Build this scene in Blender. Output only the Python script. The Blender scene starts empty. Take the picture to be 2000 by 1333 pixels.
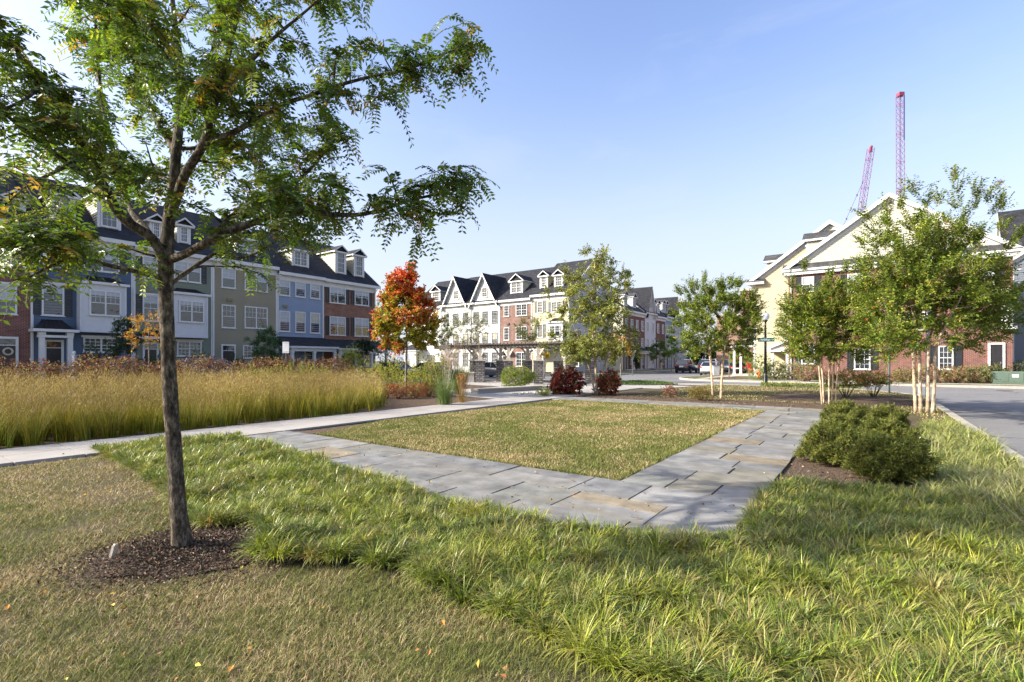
import bpy, math, random
import numpy as np
from mathutils import Vector
C = bpy.context.scene
COL = C.collection
F = 972.0; HOR = 704.0; EYE = 1.5
R = np.random.default_rng(7)
PI = math.pi
# street grid of the place: E runs along the left row of houses, N points from that row to the street
EA = math.atan2(.811, .585)
EX, EY = math.cos(EA), math.sin(EA)
NX, NY = EY, -EX
def P(n, e, z=0.0): return Vector((EX*e+NX*n, EY*e+NY*n, z))
def ne(x, y): return (x*NX+y*NY, x*EX+y*EY)
def G(u, v, z=0.0):
    Y = F*(EYE-z)/(v-HOR); return Vector(((u-1000)/F*Y, Y, z))
def at(u, v, Y): return Vector(((u-1000)/F*Y, Y, EYE+(HOR-v)/F*Y))

# ------------------------------------------------------------------ materials
MATS = {}
def nodes(name):
    m = bpy.data.materials.new(name); m.use_nodes = True
    nt = m.node_tree; nt.nodes.clear()
    return m, nt, nt.nodes.new, nt.links.new
def principled(name, base, rough=.6, spec=.5, metal=0, var=.12, vscale=3.0, bump=0.0, bscale=60, coat=0, detail=5):
    m, nt, N, L = nodes(name)
    o = N('ShaderNodeOutputMaterial'); b = N('ShaderNodeBsdfPrincipled'); L(b.outputs[0], o.inputs[0])
    b.inputs['Roughness'].default_value = rough; b.inputs['Metallic'].default_value = metal
    b.inputs['Specular IOR Level'].default_value = spec
    if coat: b.inputs['Coat Weight'].default_value = coat; b.inputs['Coat Roughness'].default_value = .05
    tc = N('ShaderNodeTexCoord')
    nz = N('ShaderNodeTexNoise'); nz.inputs['Scale'].default_value = vscale; nz.inputs['Detail'].default_value = detail
    L(tc.outputs['Object'], nz.inputs['Vector'])
    rp = N('ShaderNodeValToRGB')
    a, c = [x*(1-var) for x in base], [min(1, x*(1+var)) for x in base]
    rp.color_ramp.elements[0].position = .32; rp.color_ramp.elements[1].position = .68
    rp.color_ramp.elements[0].color = (*a, 1); rp.color_ramp.elements[1].color = (*c, 1)
    L(nz.outputs['Fac'], rp.inputs[0]); L(rp.outputs[0], b.inputs['Base Color'])
    if bump:
        n2 = N('ShaderNodeTexNoise'); n2.inputs['Scale'].default_value = bscale; n2.inputs['Detail'].default_value = 6
        L(tc.outputs['Object'], n2.inputs['Vector'])
        bp = N('ShaderNodeBump'); bp.inputs['Strength'].default_value = bump; bp.inputs['Distance'].default_value = .02
        L(n2.outputs['Fac'], bp.inputs['Height']); L(bp.outputs[0], b.inputs['Normal'])
    MATS[name] = m; return m
def ground_mat(name, cols, scales, rough=.95, bump=.6, bscale=80, dist=.03):
    """layered noise between several real surface colours"""
    m, nt, N, L = nodes(name)
    o = N('ShaderNodeOutputMaterial'); b = N('ShaderNodeBsdfPrincipled'); L(b.outputs[0], o.inputs[0])
    b.inputs['Roughness'].default_value = rough; b.inputs['Specular IOR Level'].default_value = .2
    tc = N('ShaderNodeTexCoord'); cur = None
    for i, (c, s) in enumerate(zip(cols, scales)):
        if cur is None:
            rgb = N('ShaderNodeRGB'); rgb.outputs[0].default_value = (*c, 1); cur = rgb.outputs[0]; continue
        nz = N('ShaderNodeTexNoise'); nz.inputs['Scale'].default_value = s; nz.inputs['Detail'].default_value = 6
        nz.inputs['Roughness'].default_value = .65
        L(tc.outputs['Object'], nz.inputs['Vector'])
        rp = N('ShaderNodeValToRGB'); rp.color_ramp.elements[0].position = .42; rp.color_ramp.elements[1].position = .62
        L(nz.outputs['Fac'], rp.inputs[0])
        mx = N('ShaderNodeMix'); mx.data_type = 'RGBA'
        L(rp.outputs[0], mx.inputs['Factor']); L(cur, mx.inputs['A']); mx.inputs['B'].default_value = (*c, 1)
        cur = mx.outputs['Result']
    L(cur, b.inputs['Base Color'])
    n2 = N('ShaderNodeTexNoise'); n2.inputs['Scale'].default_value = bscale; n2.inputs['Detail'].default_value = 5
    L(tc.outputs['Object'], n2.inputs['Vector'])
    bp = N('ShaderNodeBump'); bp.inputs['Strength'].default_value = bump; bp.inputs['Distance'].default_value = dist
    L(n2.outputs['Fac'], bp.inputs['Height']); L(bp.outputs[0], b.inputs['Normal'])
    MATS[name] = m; return m
def attr_mat(name, rough=.5, spec=.4, trans=.35, nscale=0, namt=.25, bump=0, bscale=30, tgain=(1.15, 1.25, .6)):
    """colour from the 'col' attribute; leaves also let light through"""
    m, nt, N, L = nodes(name)
    o = N('ShaderNodeOutputMaterial'); b = N('ShaderNodeBsdfPrincipled')
    b.inputs['Roughness'].default_value = rough; b.inputs['Specular IOR Level'].default_value = spec
    at_ = N('ShaderNodeAttribute'); at_.attribute_name = 'col'; col = at_.outputs['Color']
    if nscale:
        tc = N('ShaderNodeTexCoord'); nz = N('ShaderNodeTexNoise'); nz.inputs['Scale'].default_value = nscale
        nz.inputs['Detail'].default_value = 7; nz.inputs['Roughness'].default_value = .6
        L(tc.outputs['Object'], nz.inputs['Vector'])
        mr = N('ShaderNodeMapRange'); mr.inputs[1].default_value = .3; mr.inputs[2].default_value = .7
        mr.inputs[3].default_value = 1-namt; mr.inputs[4].default_value = 1+namt
        L(nz.outputs['Fac'], mr.inputs[0])
        vm = N('ShaderNodeVectorMath'); vm.operation = 'SCALE'
        L(col, vm.inputs[0]); L(mr.outputs[0], vm.inputs['Scale']); col = vm.outputs[0]
        if bump:
            n2 = N('ShaderNodeTexNoise'); n2.inputs['Scale'].default_value = bscale; n2.inputs['Detail'].default_value = 7
            L(tc.outputs['Object'], n2.inputs['Vector'])
            bp = N('ShaderNodeBump'); bp.inputs['Strength'].default_value = bump; bp.inputs['Distance'].default_value = .01
            L(n2.outputs['Fac'], bp.inputs['Height']); L(bp.outputs[0], b.inputs['Normal'])
    L(col, b.inputs['Base Color'])
    if trans:
        t = N('ShaderNodeBsdfTranslucent')
        vm = N('ShaderNodeVectorMath'); vm.operation = 'MULTIPLY'; vm.inputs[1].default_value = tgain
        L(col, vm.inputs[0]); L(vm.outputs[0], t.inputs[0])
        mx = N('ShaderNodeMixShader'); mx.inputs[0].default_value = trans
        L(b.outputs[0], mx.inputs[1]); L(t.outputs[0], mx.inputs[2]); L(mx.outputs[0], o.inputs[0])
    else: L(b.outputs[0], o.inputs[0])
    MATS[name] = m; return m
def brick_mat(name, c1, c2, mortar, scale=1.0, bw=.21, bh=.075, ms=.012, bump=.5, rough=.9, off=.5):
    m, nt, N, L = nodes(name)
    o = N('ShaderNodeOutputMaterial'); b = N('ShaderNodeBsdfPrincipled'); L(b.outputs[0], o.inputs[0])
    b.inputs['Roughness'].default_value = rough; b.inputs['Specular IOR Level'].default_value = .25
    tc = N('ShaderNodeTexCoord'); sp = N('ShaderNodeSeparateXYZ'); L(tc.outputs['Object'], sp.inputs[0])
    ad = N('ShaderNodeMath'); ad.operation = 'ADD'; L(sp.outputs[0], ad.inputs[0]); L(sp.outputs[1], ad.inputs[1])
    cb = N('ShaderNodeCombineXYZ'); L(ad.outputs[0], cb.inputs[0]); L(sp.outputs[2], cb.inputs[1])
    br = N('ShaderNodeTexBrick'); L(cb.outputs[0], br.inputs['Vector'])
    br.offset = off
    br.inputs['Color1'].default_value = (*c1, 1); br.inputs['Color2'].default_value = (*c2, 1); br.inputs['Mortar'].default_value = (*mortar, 1)
    br.inputs['Scale'].default_value = scale; br.inputs['Brick Width'].default_value = bw; br.inputs['Row Height'].default_value = bh
    br.inputs['Mortar Size'].default_value = ms; br.inputs['Bias'].default_value = .1
    nz = N('ShaderNodeTexNoise'); nz.inputs['Scale'].default_value = 2.2; nz.inputs['Detail'].default_value = 8
    L(tc.outputs['Object'], nz.inputs['Vector'])
    mr = N('ShaderNodeMapRange'); mr.inputs[1].default_value = .3; mr.inputs[2].default_value = .7; mr.inputs[3].default_value = .78; mr.inputs[4].default_value = 1.2
    L(nz.outputs['Fac'], mr.inputs[0])
    vm = N('ShaderNodeVectorMath'); vm.operation = 'SCALE'; L(br.outputs['Color'], vm.inputs[0]); L(mr.outputs[0], vm.inputs['Scale'])
    L(vm.outputs[0], b.inputs['Base Color'])
    bp = N('ShaderNodeBump'); bp.inputs['Strength'].default_value = bump; bp.inputs['Distance'].default_value = .01; bp.invert = True
    L(br.outputs['Fac'], bp.inputs['Height']); L(bp.outputs[0], b.inputs['Normal'])
    MATS[name] = m; return m
def glass_mat(name, base=(.02, .027, .034), wob=.14):
    m, nt, N, L = nodes(name)
    o = N('ShaderNodeOutputMaterial'); b = N('ShaderNodeBsdfPrincipled'); L(b.outputs[0], o.inputs[0])
    b.inputs['Base Color'].default_value = (*base, 1); b.inputs['Roughness'].default_value = .04
    b.inputs['Specular IOR Level'].default_value = .8; b.inputs['IOR'].default_value = 1.6
    tc = N('ShaderNodeTexCoord'); nz = N('ShaderNodeTexNoise'); nz.inputs['Scale'].default_value = 2.5; nz.inputs['Detail'].default_value = 1.5
    nz.inputs['Distortion'].default_value = .6
    L(tc.outputs['Object'], nz.inputs['Vector'])
    bp = N('ShaderNodeBump'); bp.inputs['Strength'].default_value = wob; bp.inputs['Distance'].default_value = .08
    L(nz.outputs['Fac'], bp.inputs['Height']); L(bp.outputs[0], b.inputs['Normal'])
    MATS[name] = m; return m

principled('white_trim', (.56, .56, .55), .5, var=.04, vscale=2)
principled('grey_trim', (.50, .51, .53), .5, var=.04)
principled('shutter_black', (.018, .02, .026), .45, var=.1)
principled('shutter_grey', (.13, .14, .15), .5)
principled('door_dark', (.02, .018, .02), .35)
principled('door_brown', (.10, .06, .04), .4)
principled('bronze_roof', (.035, .028, .028), .45, metal=.4, var=.2)
principled('red_trim', (.5, .03, .03), .4)
for nm, c in dict(siding_navy=(.072, .108, .17), siding_sage=(.165, .19, .145), siding_khaki=(.25, .225, .155), siding_powder=(.215, .27, .36),
                  siding_white=(.50, .50, .49), siding_cream=(.47, .42, .28), siding_butter=(.44, .40, .265), siding_grey=(.36, .37, .38),
                  siding_slate=(.15, .17, .20), siding_tan=(.52, .50, .42), siding_ivory=(.45, .435, .36), siding_pale=(.55, .57, .58)).items():
    principled(nm, c, .6, spec=.3, var=.05, vscale=.8)
brick_mat('brick_red', (.19, .055, .04), (.12, .035, .03), (.22, .17, .145))
brick_mat('brick_orange', (.27, .11, .065), (.20, .075, .05), (.24, .18, .14))
brick_mat('brick_pink', (.225, .12, .095), (.175, .085, .065), (.27, .20, .17))
brick_mat('brick_brown', (.30, .17, .12), (.24, .13, .09), (.3, .22, .18))
brick_mat('shingle', (.040, .041, .048), (.022, .023, .029), (.012, .012, .014), bw=.32, bh=.14, ms=.008, bump=.6, rough=.95)
brick_mat('shingle_light', (.085, .083, .085), (.05, .05, .053), (.03, .03, .03), bw=.32, bh=.14, ms=.008, bump=.6, rough=.95)
brick_mat('fieldstone', (.34, .31, .28), (.16, .15, .15), (.07, .065, .06), bw=.27, bh=.12, ms=.02, bump=1.0, off=.37)
glass_mat('glass'); glass_mat('car_glass', (.01, .012, .015), 0)
principled('blind', (.34, .37, .40), .3, spec=.7, var=.06)
principled('curtain', (.40, .37, .28), .3, spec=.9, var=.1)
principled('concrete', (.36, .335, .30), .9, var=.12, vscale=1.2, bump=.35, bscale=90)
principled('kerb_concrete', (.36, .33, .28), .9, var=.15, vscale=2, bump=.4, bscale=60)
principled('timber', (.095, .078, .066), .8, var=.2, bump=.3)
principled('timber_pale', (.52, .47, .40), .8, var=.12, bump=.2)
principled('stone_cap', (.50, .45, .36), .85, var=.1, bump=.3)
principled('twig', (.10, .075, .055), .85, var=.25)
principled('lamp_black', (.012, .013, .014), .35, metal=.3)
principled('galvanised', (.30, .31, .31), .45, metal=.7)
principled('green_metal', (.10, .14, .12), .5, metal=.2)
principled('sign_green', (.01, .16, .11), .35)
principled('sign_white', (.8, .8, .8), .4)
principled('hydrant_orange', (.75, .17, .02), .4)
principled('utility_green', (.09, .13, .10), .5)
principled('crane_red', (.27, .05, .10), .7); principled('crane_shade_violet', (.13, .10, .22), .7)  # the violet is the red lattice's shade, painted in as a colour
principled('tyre', (.012, .012, .012), .8); principled('rim', (.35, .35, .36), .3, metal=.8)
principled('paint_silver', (.55, .56, .57), .3, metal=.35, coat=.8, var=.02)
principled('paint_navy', (.02, .035, .08), .25, metal=.2, coat=.9, var=.02)
principled('paint_black', (.012, .013, .016), .25, coat=.9, var=.02)
principled('paint_grey', (.10, .11, .12), .3, metal=.3, coat=.8, var=.02)
principled('paint_blue', (.03, .07, .16), .25, metal=.2, coat=.9, var=.02)
principled('tail_red', (.5, .015, .01), .25, coat=1); principled('head_clear', (.7, .72, .75), .15, coat=1)
principled('plate', (.7, .7, .65), .5); principled('red_plastic', (.55, .02, .03), .4)
principled('manhole', (.03, .03, .03), .7, bump=.5)
principled('wood_stake', (.45, .40, .32), .8, var=.2, bump=.3)
def bark_mat(name, c0, c1, c2, sc=6.0):
    m, nt, N, L = nodes(name)
    o = N('ShaderNodeOutputMaterial'); b = N('ShaderNodeBsdfPrincipled'); L(b.outputs[0], o.inputs[0]); b.inputs['Roughness'].default_value = .9; b.inputs['Specular IOR Level'].default_value = .2
    tc = N('ShaderNodeTexCoord'); mp = N('ShaderNodeMapping'); mp.inputs['Scale'].default_value = (1.0, 1.0, .38); L(tc.outputs['Object'], mp.inputs[0])
    n1 = N('ShaderNodeTexNoise'); n1.inputs['Scale'].default_value = sc*3.2; n1.inputs['Detail'].default_value = 9; n1.inputs['Roughness'].default_value = .72; L(mp.outputs[0], n1.inputs['Vector'])
    r1 = N('ShaderNodeValToRGB'); e = r1.color_ramp.elements; e[0].position = .36; e[0].color = (*c0, 1); e[1].position = .66; e[1].color = (*c2, 1); q = e.new(.5); q.color = (*c1, 1); L(n1.outputs['Fac'], r1.inputs[0])
    n2 = N('ShaderNodeTexNoise'); n2.inputs['Scale'].default_value = sc; n2.inputs['Detail'].default_value = 4; L(tc.outputs['Object'], n2.inputs['Vector'])
    mr = N('ShaderNodeMapRange'); mr.inputs[1].default_value = .35; mr.inputs[2].default_value = .65; mr.inputs[3].default_value = .7; mr.inputs[4].default_value = 1.35; L(n2.outputs['Fac'], mr.inputs[0])
    vm = N('ShaderNodeVectorMath'); vm.operation = 'SCALE'; L(r1.outputs[0], vm.inputs[0]); L(mr.outputs[0], vm.inputs['Scale']); L(vm.outputs[0], b.inputs['Base Color'])
    bp = N('ShaderNodeBump'); bp.inputs['Strength'].default_value = 1; bp.inputs['Distance'].default_value = .02; L(n1.outputs['Fac'], bp.inputs['Height']); L(bp.outputs[0], b.inputs['Normal'])
    MATS[name] = m
bark_mat('bark_dark', (.018, .014, .011), (.075, .058, .042), (.25, .215, .15), 11)
bark_mat('bark_pale', (.22, .15, .10), (.42, .32, .22), (.55, .47, .36), 5)
bark_mat('bark_grey', (.08, .065, .055), (.20, .17, .14), (.32, .29, .24), 7)
m, nt, N, L = nodes('globe_glass'); o = N('ShaderNodeOutputMaterial'); b = N('ShaderNodeBsdfPrincipled'); L(b.outputs[0], o.inputs[0])
b.inputs['Base Color'].default_value = (.75, .78, .8, 1); b.inputs['Roughness'].default_value = .15; b.inputs['Transmission Weight'].default_value = .5
MATS['globe_glass'] = m
ground_mat('lawn_soil', [(.10, .08, .045), (.07, .065, .028), (.15, .115, .07), (.08, .06, .035)], [0, 1.3, .7, 18])
ground_mat('bed_soil', [(.045, .038, .025), (.03, .03, .018), (.08, .062, .04)], [0, 5, 25])
ground_mat('green_soil', [(.06, .07, .03), (.09, .09, .04), (.05, .045, .03)], [0, 2, 9])
ground_mat('mulch', [(.095, .062, .040), (.05, .032, .021), (.19, .135, .095)], [0, 25, 60], bump=1, bscale=45, dist=.05)
ground_mat('far_grass', [(.13, .13, .055), (.09, .11, .04), (.17, .15, .08)], [0, .5, .2])
ground_mat('asphalt', [(.175, .172, .172), (.130, .128, .128), (.23, .225, .22)], [0, .35, 130], bump=.5, bscale=220, dist=.008)
# cracks and sealed seams in the road surface
nt = MATS['asphalt'].node_tree; N = nt.nodes.new; L = nt.links.new; b = [x for x in nt.nodes if x.type == 'BSDF_PRINCIPLED'][0]; src = b.inputs['Base Color'].links[0].from_socket
tc = N('ShaderNodeTexCoord'); nz = N('ShaderNodeTexNoise'); nz.inputs['Scale'].default_value = .8; nz.inputs['Detail'].default_value = 5; L(tc.outputs['Object'], nz.inputs['Vector'])
vm = N('ShaderNodeVectorMath'); vm.operation = 'MULTIPLY_ADD'; vm.inputs[1].default_value = (1.6, 1.6, 0); L(nz.outputs['Color'], vm.inputs[0]); L(tc.outputs['Object'], vm.inputs[2])
vo = N('ShaderNodeTexVoronoi'); vo.feature = 'DISTANCE_TO_EDGE'; vo.inputs['Scale'].default_value = .16; L(vm.outputs[0], vo.inputs['Vector'])
mr = N('ShaderNodeMapRange'); mr.inputs[1].default_value = .002; mr.inputs[2].default_value = .009; mr.inputs[3].default_value = .45; mr.inputs[4].default_value = 1; L(vo.outputs['Distance'], mr.inputs[0])
v2 = N('ShaderNodeVectorMath'); v2.operation = 'SCALE'; L(src, v2.inputs[0]); L(mr.outputs[0], v2.inputs['Scale']); L(v2.outputs[0], b.inputs['Base Color'])
attr_mat('leaf', .5, .22, .30); attr_mat('leaf_near', .38, .35, .34)
attr_mat('blade', .6, .12, .22, tgain=(1.1, 1.15, .6)); attr_mat('strap', .36, .30, .24, tgain=(1.1, 1.15, .6))
attr_mat('slab', .8, .3, 0, nscale=3.4, namt=.38, bump=.8, bscale=7)
attr_mat('concrete_slab', .9, .2, 0, nscale=1.2, namt=.10, bump=.3, bscale=90)
attr_mat('chip', .9, .2, 0)

# rusty streaks running along the cleft of the bluestone
nt = MATS['slab'].node_tree; N = nt.nodes.new; L = nt.links.new; b = [x for x in nt.nodes if x.type == 'BSDF_PRINCIPLED'][0]; src = b.inputs['Base Color'].links[0].from_socket
tc = N('ShaderNodeTexCoord'); mp = N('ShaderNodeMapping'); mp.inputs['Rotation'].default_value = (0, 0, -EA); L(tc.outputs['Object'], mp.inputs[0])
m2 = N('ShaderNodeMapping'); m2.inputs['Scale'].default_value = (2.6, .55, 1); L(mp.outputs[0], m2.inputs[0])
nz = N('ShaderNodeTexNoise'); nz.inputs['Scale'].default_value = 1.1; nz.inputs['Detail'].default_value = 6; nz.inputs['Roughness'].default_value = .62; L(m2.outputs[0], nz.inputs['Vector'])
mr = N('ShaderNodeMapRange'); mr.inputs[1].default_value = .50; mr.inputs[2].default_value = .70; mr.inputs[3].default_value = 0; mr.inputs[4].default_value = .6; L(nz.outputs['Fac'], mr.inputs[0])
mx = N('ShaderNodeMix'); mx.data_type = 'RGBA'; L(mr.outputs[0], mx.inputs['Factor']); L(src, mx.inputs['A']); mx.inputs['B'].default_value = (.20, .175, .12, 1); L(mx.outputs['Result'], b.inputs['Base Color'])

# ------------------------------------------------------------------ mesh helpers
def obj(name, me, mats=(), parent=None, loc=None, rz=None):
    o = bpy.data.objects.new(name, me); COL.objects.link(o)
    if me is not None:
        for m in mats: me.materials.append(MATS[m] if isinstance(m, str) else m)
    if parent is not None: o.parent = parent
    if loc is not None: o.location = loc
    if rz is not None: o.rotation_euler = (0, 0, rz)
    return o
def tag(o, label=None, cat=None, group=None, kind=None):
    if label: o['label'] = label
    if cat: o['category'] = cat
    if group: o['group'] = group
    if kind: o['kind'] = kind
    return o
def thing(name, label, cat, loc=(0, 0, 0), rz=0, group=None):
    o = obj(name, None, loc=loc, rz=rz); return tag(o, label, cat, group)
class MB:
    def __init__(s): s.v = []; s.f = []; s.m = []; s.smooth = []
    def add(s, vs, fs, mi=0, sm=False):
        b = len(s.v); s.v += [tuple(p) for p in vs]
        for f in fs: s.f.append([b+i for i in f]); s.m.append(mi); s.smooth.append(sm)
        return s
    def box(s, x0, x1, y0, y1, z0, z1, mi=0):
        vs = [(x, y, z) for z in (z0, z1) for y in (y0, y1) for x in (x0, x1)]
        return s.add(vs, [(0, 2, 3, 1), (4, 5, 7, 6), (0, 1, 5, 4), (2, 6, 7, 3), (0, 4, 6, 2), (1, 3, 7, 5)], mi)
    def bar(s, a, b, w, h=None, mi=0):
        a, b = Vector(a), Vector(b); h = h or w; d = (b-a).normalized()
        up = Vector((0, 0, 1)) if abs(d.z) < .95 else Vector((1, 0, 0))
        r = d.cross(up).normalized()*w/2; q = r.cross(d).normalized()*h/2
        vs = [p+i*r+j*q for p in (a, b) for i, j in ((-1, -1), (1, -1), (1, 1), (-1, 1))]
        return s.add(vs, [(0, 1, 2, 3), (7, 6, 5, 4), (0, 4, 5, 1), (1, 5, 6, 2), (2, 6, 7, 3), (3, 7, 4, 0)], mi)
    def prism(s, poly, axis, a0, a1, mi=0):
        """polygon in the plane across axis ('x','y','z'), extruded from a0 to a1"""
        n = len(poly)
        def pt(p, a): return (a, p[0], p[1]) if axis == 'x' else (p[0], a, p[1]) if axis == 'y' else (p[0], p[1], a)
        vs = [pt(p, a0) for p in poly]+[pt(p, a1) for p in poly]
        fs = [tuple(range(n))[::-1], tuple(range(n, 2*n))]+[(i, (i+1) % n, n+(i+1) % n, n+i) for i in range(n)]
        return s.add(vs, fs, mi)
    def tube(s, pts, rad, k=8, mi=0, cap=True, wob=0):
        pts = [Vector(p) for p in pts]; n = len(pts); base = len(s.v); ref = Vector((.3, .9, .1))
        for i, p in enumerate(pts):
            d = (pts[min(i+1, n-1)]-pts[max(i-1, 0)])
            d = d.normalized() if d.length > 1e-9 else Vector((0, 0, 1))
            a = d.cross(ref)
            if a.length < .1: a = d.cross(Vector((1, 0, 0)))
            a.normalize(); b = d.cross(a); r = rad[i] if hasattr(rad, '__len__') else rad
            for j in range(k):
                t = 2*PI*j/k; rr = r*(1+(random.uniform(-wob, wob) if wob else 0))
                s.v.append(tuple(p+a*math.cos(t)*rr+b*math.sin(t)*rr))
        for i in range(n-1):
            for j in range(k):
                q = base+i*k; s.f.append([q+j, q+(j+1) % k, q+k+(j+1) % k, q+k+j]); s.m.append(mi); s.smooth.append(True)
        if cap:
            s.f.append([base+(n-1)*k+j for j in range(k)]); s.m.append(mi); s.smooth.append(False)
            s.f.append([base+j for j in range(k)][::-1]); s.m.append(mi); s.smooth.append(False)
        return s
    def lathe(s, prof, c=(0, 0, 0), k=16, mi=0, sm=True):
        base = len(s.v)
        for r, z in prof:
            for j in range(k):
                t = 2*PI*j/k; s.v.append((c[0]+r*math.cos(t), c[1]+r*math.sin(t), c[2]+z))
        for i in range(len(prof)-1):
            for j in range(k):
                q = base+i*k; s.f.append([q+j, q+(j+1) % k, q+k+(j+1) % k, q+k+j]); s.m.append(mi); s.smooth.append(sm)
        return s
    def build(s, name, mats, parent=None, **kw):
        me = bpy.data.meshes.new(name); me.from_pydata(s.v, [], s.f)
        me.polygons.foreach_set('material_index', s.m); me.polygons.foreach_set('use_smooth', s.smooth); me.update()
        if isinstance(mats, str): mats = (mats,)
        return obj(name, me, mats, parent, **kw)
def np_mesh(name, V, faces4, faces3, col, mat, parent=None, **kw):
    """V (n,3), face index arrays, per-vertex colours"""
    me = bpy.data.meshes.new(name); V = np.asarray(V, np.float32)
    me.vertices.add(len(V)); me.vertices.foreach_set('co', V.ravel())
    li = []; ls = []; tot = 0
    for fa in (faces4, faces3):
        if fa is None or len(fa) == 0: continue
        k = fa.shape[1]; li.append(fa.ravel()); ls.append(tot+np.arange(len(fa))*k); tot += fa.size
    li = np.concatenate(li).astype(np.int32); ls = np.concatenate(ls).astype(np.int32)
    me.loops.add(len(li)); me.loops.foreach_set('vertex_index', li)
    me.polygons.add(len(ls)); me.polygons.foreach_set('loop_start', ls)
    me.polygons.foreach_set('use_smooth', np.zeros(len(ls), bool))
    me.update(calc_edges=True)
    a = me.attributes.new('col', 'FLOAT_COLOR', 'POINT')
    c = np.ones((len(V), 4), np.float32); c[:, :3] = col; a.data.foreach_set('color', c.ravel())
    return obj(name, me, (mat,), parent, **kw)
def unit(a): return a/np.maximum(np.linalg.norm(a, axis=-1, keepdims=True), 1e-9)
def leaf_arrays(Pp, D, Nn, L, W, fold=.25):
    """two-triangle folded leaves: base, left, tip, right"""
    D = unit(D); S = unit(np.cross(D, Nn)); U = np.cross(S, D)
    L = np.asarray(L).reshape(-1, 1); W = np.asarray(W).reshape(-1, 1); mid = Pp+D*L*.45
    a = Pp; b = mid+S*W*.5+U*W*fold; c = Pp+D*L; d = mid-S*W*.5+U*W*fold
    V = np.stack([a, b, c, d], 1).reshape(-1, 3); n = len(Pp); i = np.arange(n)*4
    T = np.concatenate([np.stack([i, i+1, i+2], 1), np.stack([i, i+2, i+3], 1)])
    return V, T
def leaves(name, Pp, D, Nn, L, W, col, mat='leaf', parent=None, fold=.25, **kw):
    V, T = leaf_arrays(Pp, D, Nn, L, W, fold)
    return np_mesh(name, V, None, T, np.repeat(col, 4, axis=0), mat, parent, **kw)
def blades(name, Pp, head, length, width, th0, th1, col, tip=None, segs=3, mat='blade', twist=None, parent=None):
    n = len(Pp); h = np.stack([np.cos(head), np.sin(head), np.zeros(n)], 1); z = np.array([0, 0, 1.0])
    if twist is None: twist = R.uniform(-.5, .5, n)
    sa = head+PI/2+twist; S = np.stack([np.cos(sa), np.sin(sa), np.zeros(n)], 1)
    pos = Pp.copy(); rings = []; cols = []; tipc = col if tip is None else tip
    for j in range(segs+1):
        t = j/segs
        wv = (width*(1-t)**.6*.5)[:, None] if j < segs else None
        cc = col*(1-t*t)+tipc*t*t
        if j < segs: rings.append(pos-S*wv); rings.append(pos+S*wv); cols += [cc, cc]
        else: rings.append(pos); cols.append(cc)
        th = th0+(th1-th0)*(t+.5/segs)
        pos = pos+(length/segs)[:, None]*(np.sin(th)[:, None]*h+np.cos(th)[:, None]*z)
    k = 2*segs+1; V = np.stack(rings, 1).reshape(-1, 3); CC = np.stack(cols, 1).reshape(-1, 3); i = np.arange(n)*k
    Q = [np.stack([i+2*j, i+2*j+1, i+2*j+3, i+2*j+2], 1) for j in range(segs-1)]
    T = np.stack([i+2*segs-2, i+2*segs-1, i+2*segs], 1)
    return np_mesh(name, V, np.concatenate(Q) if Q else None, T, CC, mat, parent)
def pal(colors, n, jit=.15, w=None):
    c = np.array(colors)[R.choice(len(colors), n, p=w)]
    return np.clip(c*(1+R.normal(0, jit, (n, 1)))*(1+R.normal(0, jit*.35, (n, 3))), .002, 1)
def inside(poly, X, Y):
    poly = np.asarray(poly); r = np.zeros(len(X), bool); j = len(poly)-1
    for i in range(len(poly)):
        xi, yi = poly[i]; xj, yj = poly[j]
        c = ((yi > Y) != (yj > Y)) & (X < (xj-xi)*(Y-yi)/((yj-yi) if yj != yi else 1e-9)+xi)
        r ^= c; j = i
    return r
def vnoise(X, Y, s, seed=0):
    """smooth value noise in [0,1]"""
    rg = np.random.default_rng(seed); T = rg.random((64, 64)); x = X*s+1000; y = Y*s+1000
    xi = np.floor(x).astype(int); yi = np.floor(y).astype(int); fx = x-xi; fy = y-yi
    fx = fx*fx*(3-2*fx); fy = fy*fy*(3-2*fy); g = lambda a, b: T[a % 64, b % 64]
    return (g(xi, yi)*(1-fx)+g(xi+1, yi)*fx)*(1-fy)+(g(xi, yi+1)*(1-fx)+g(xi+1, yi+1)*fx)*fy
# ------------------------------------------------------------------ houses
class Row:
    """a row of houses: origin on the facade line, x along the facade (left to right from the street), y into the houses"""
    def __init__(s, origin, ang):
        s.O = Vector((origin[0], origin[1], 0)); s.ang = ang
        s.ax = Vector((math.cos(ang), math.sin(ang), 0)); s.ay = Vector((-math.sin(ang), math.cos(ang), 0))
    def px(s, u, v, c=0.0):
        d = Vector(((u-1000)/F, 1, (HOR-v)/F)); t = (c+s.O.dot(s.ay))/d.dot(s.ay)
        return (t*d-s.O).dot(s.ax), EYE+t*d.z
    def side(s, u, v, c):
        d = Vector(((u-1000)/F, 1, (HOR-v)/F)); t = (c+s.O.dot(s.ax))/d.dot(s.ax)
        return (t*d-s.O).dot(s.ay), EYE+t*d.z
    def w(s, x, y, z=0): return s.O+s.ax*x+s.ay*y+Vector((0, 0, z))
def xf_front(x, y, z): return (x, y, z)          # facade coordinates: x along, y outward negative
class Wall:
    """maps (a along, out, z) to house coordinates for the front wall or a side wall"""
    def __init__(s, kind, c=0): s.k = kind; s.c = c
    def __call__(s, a, out, z):
        if s.k == 'front': return (a, s.c-out, z)
        if s.k == 'right': return (s.c+out, a, z)
        return (s.c-out, -a, z)
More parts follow.
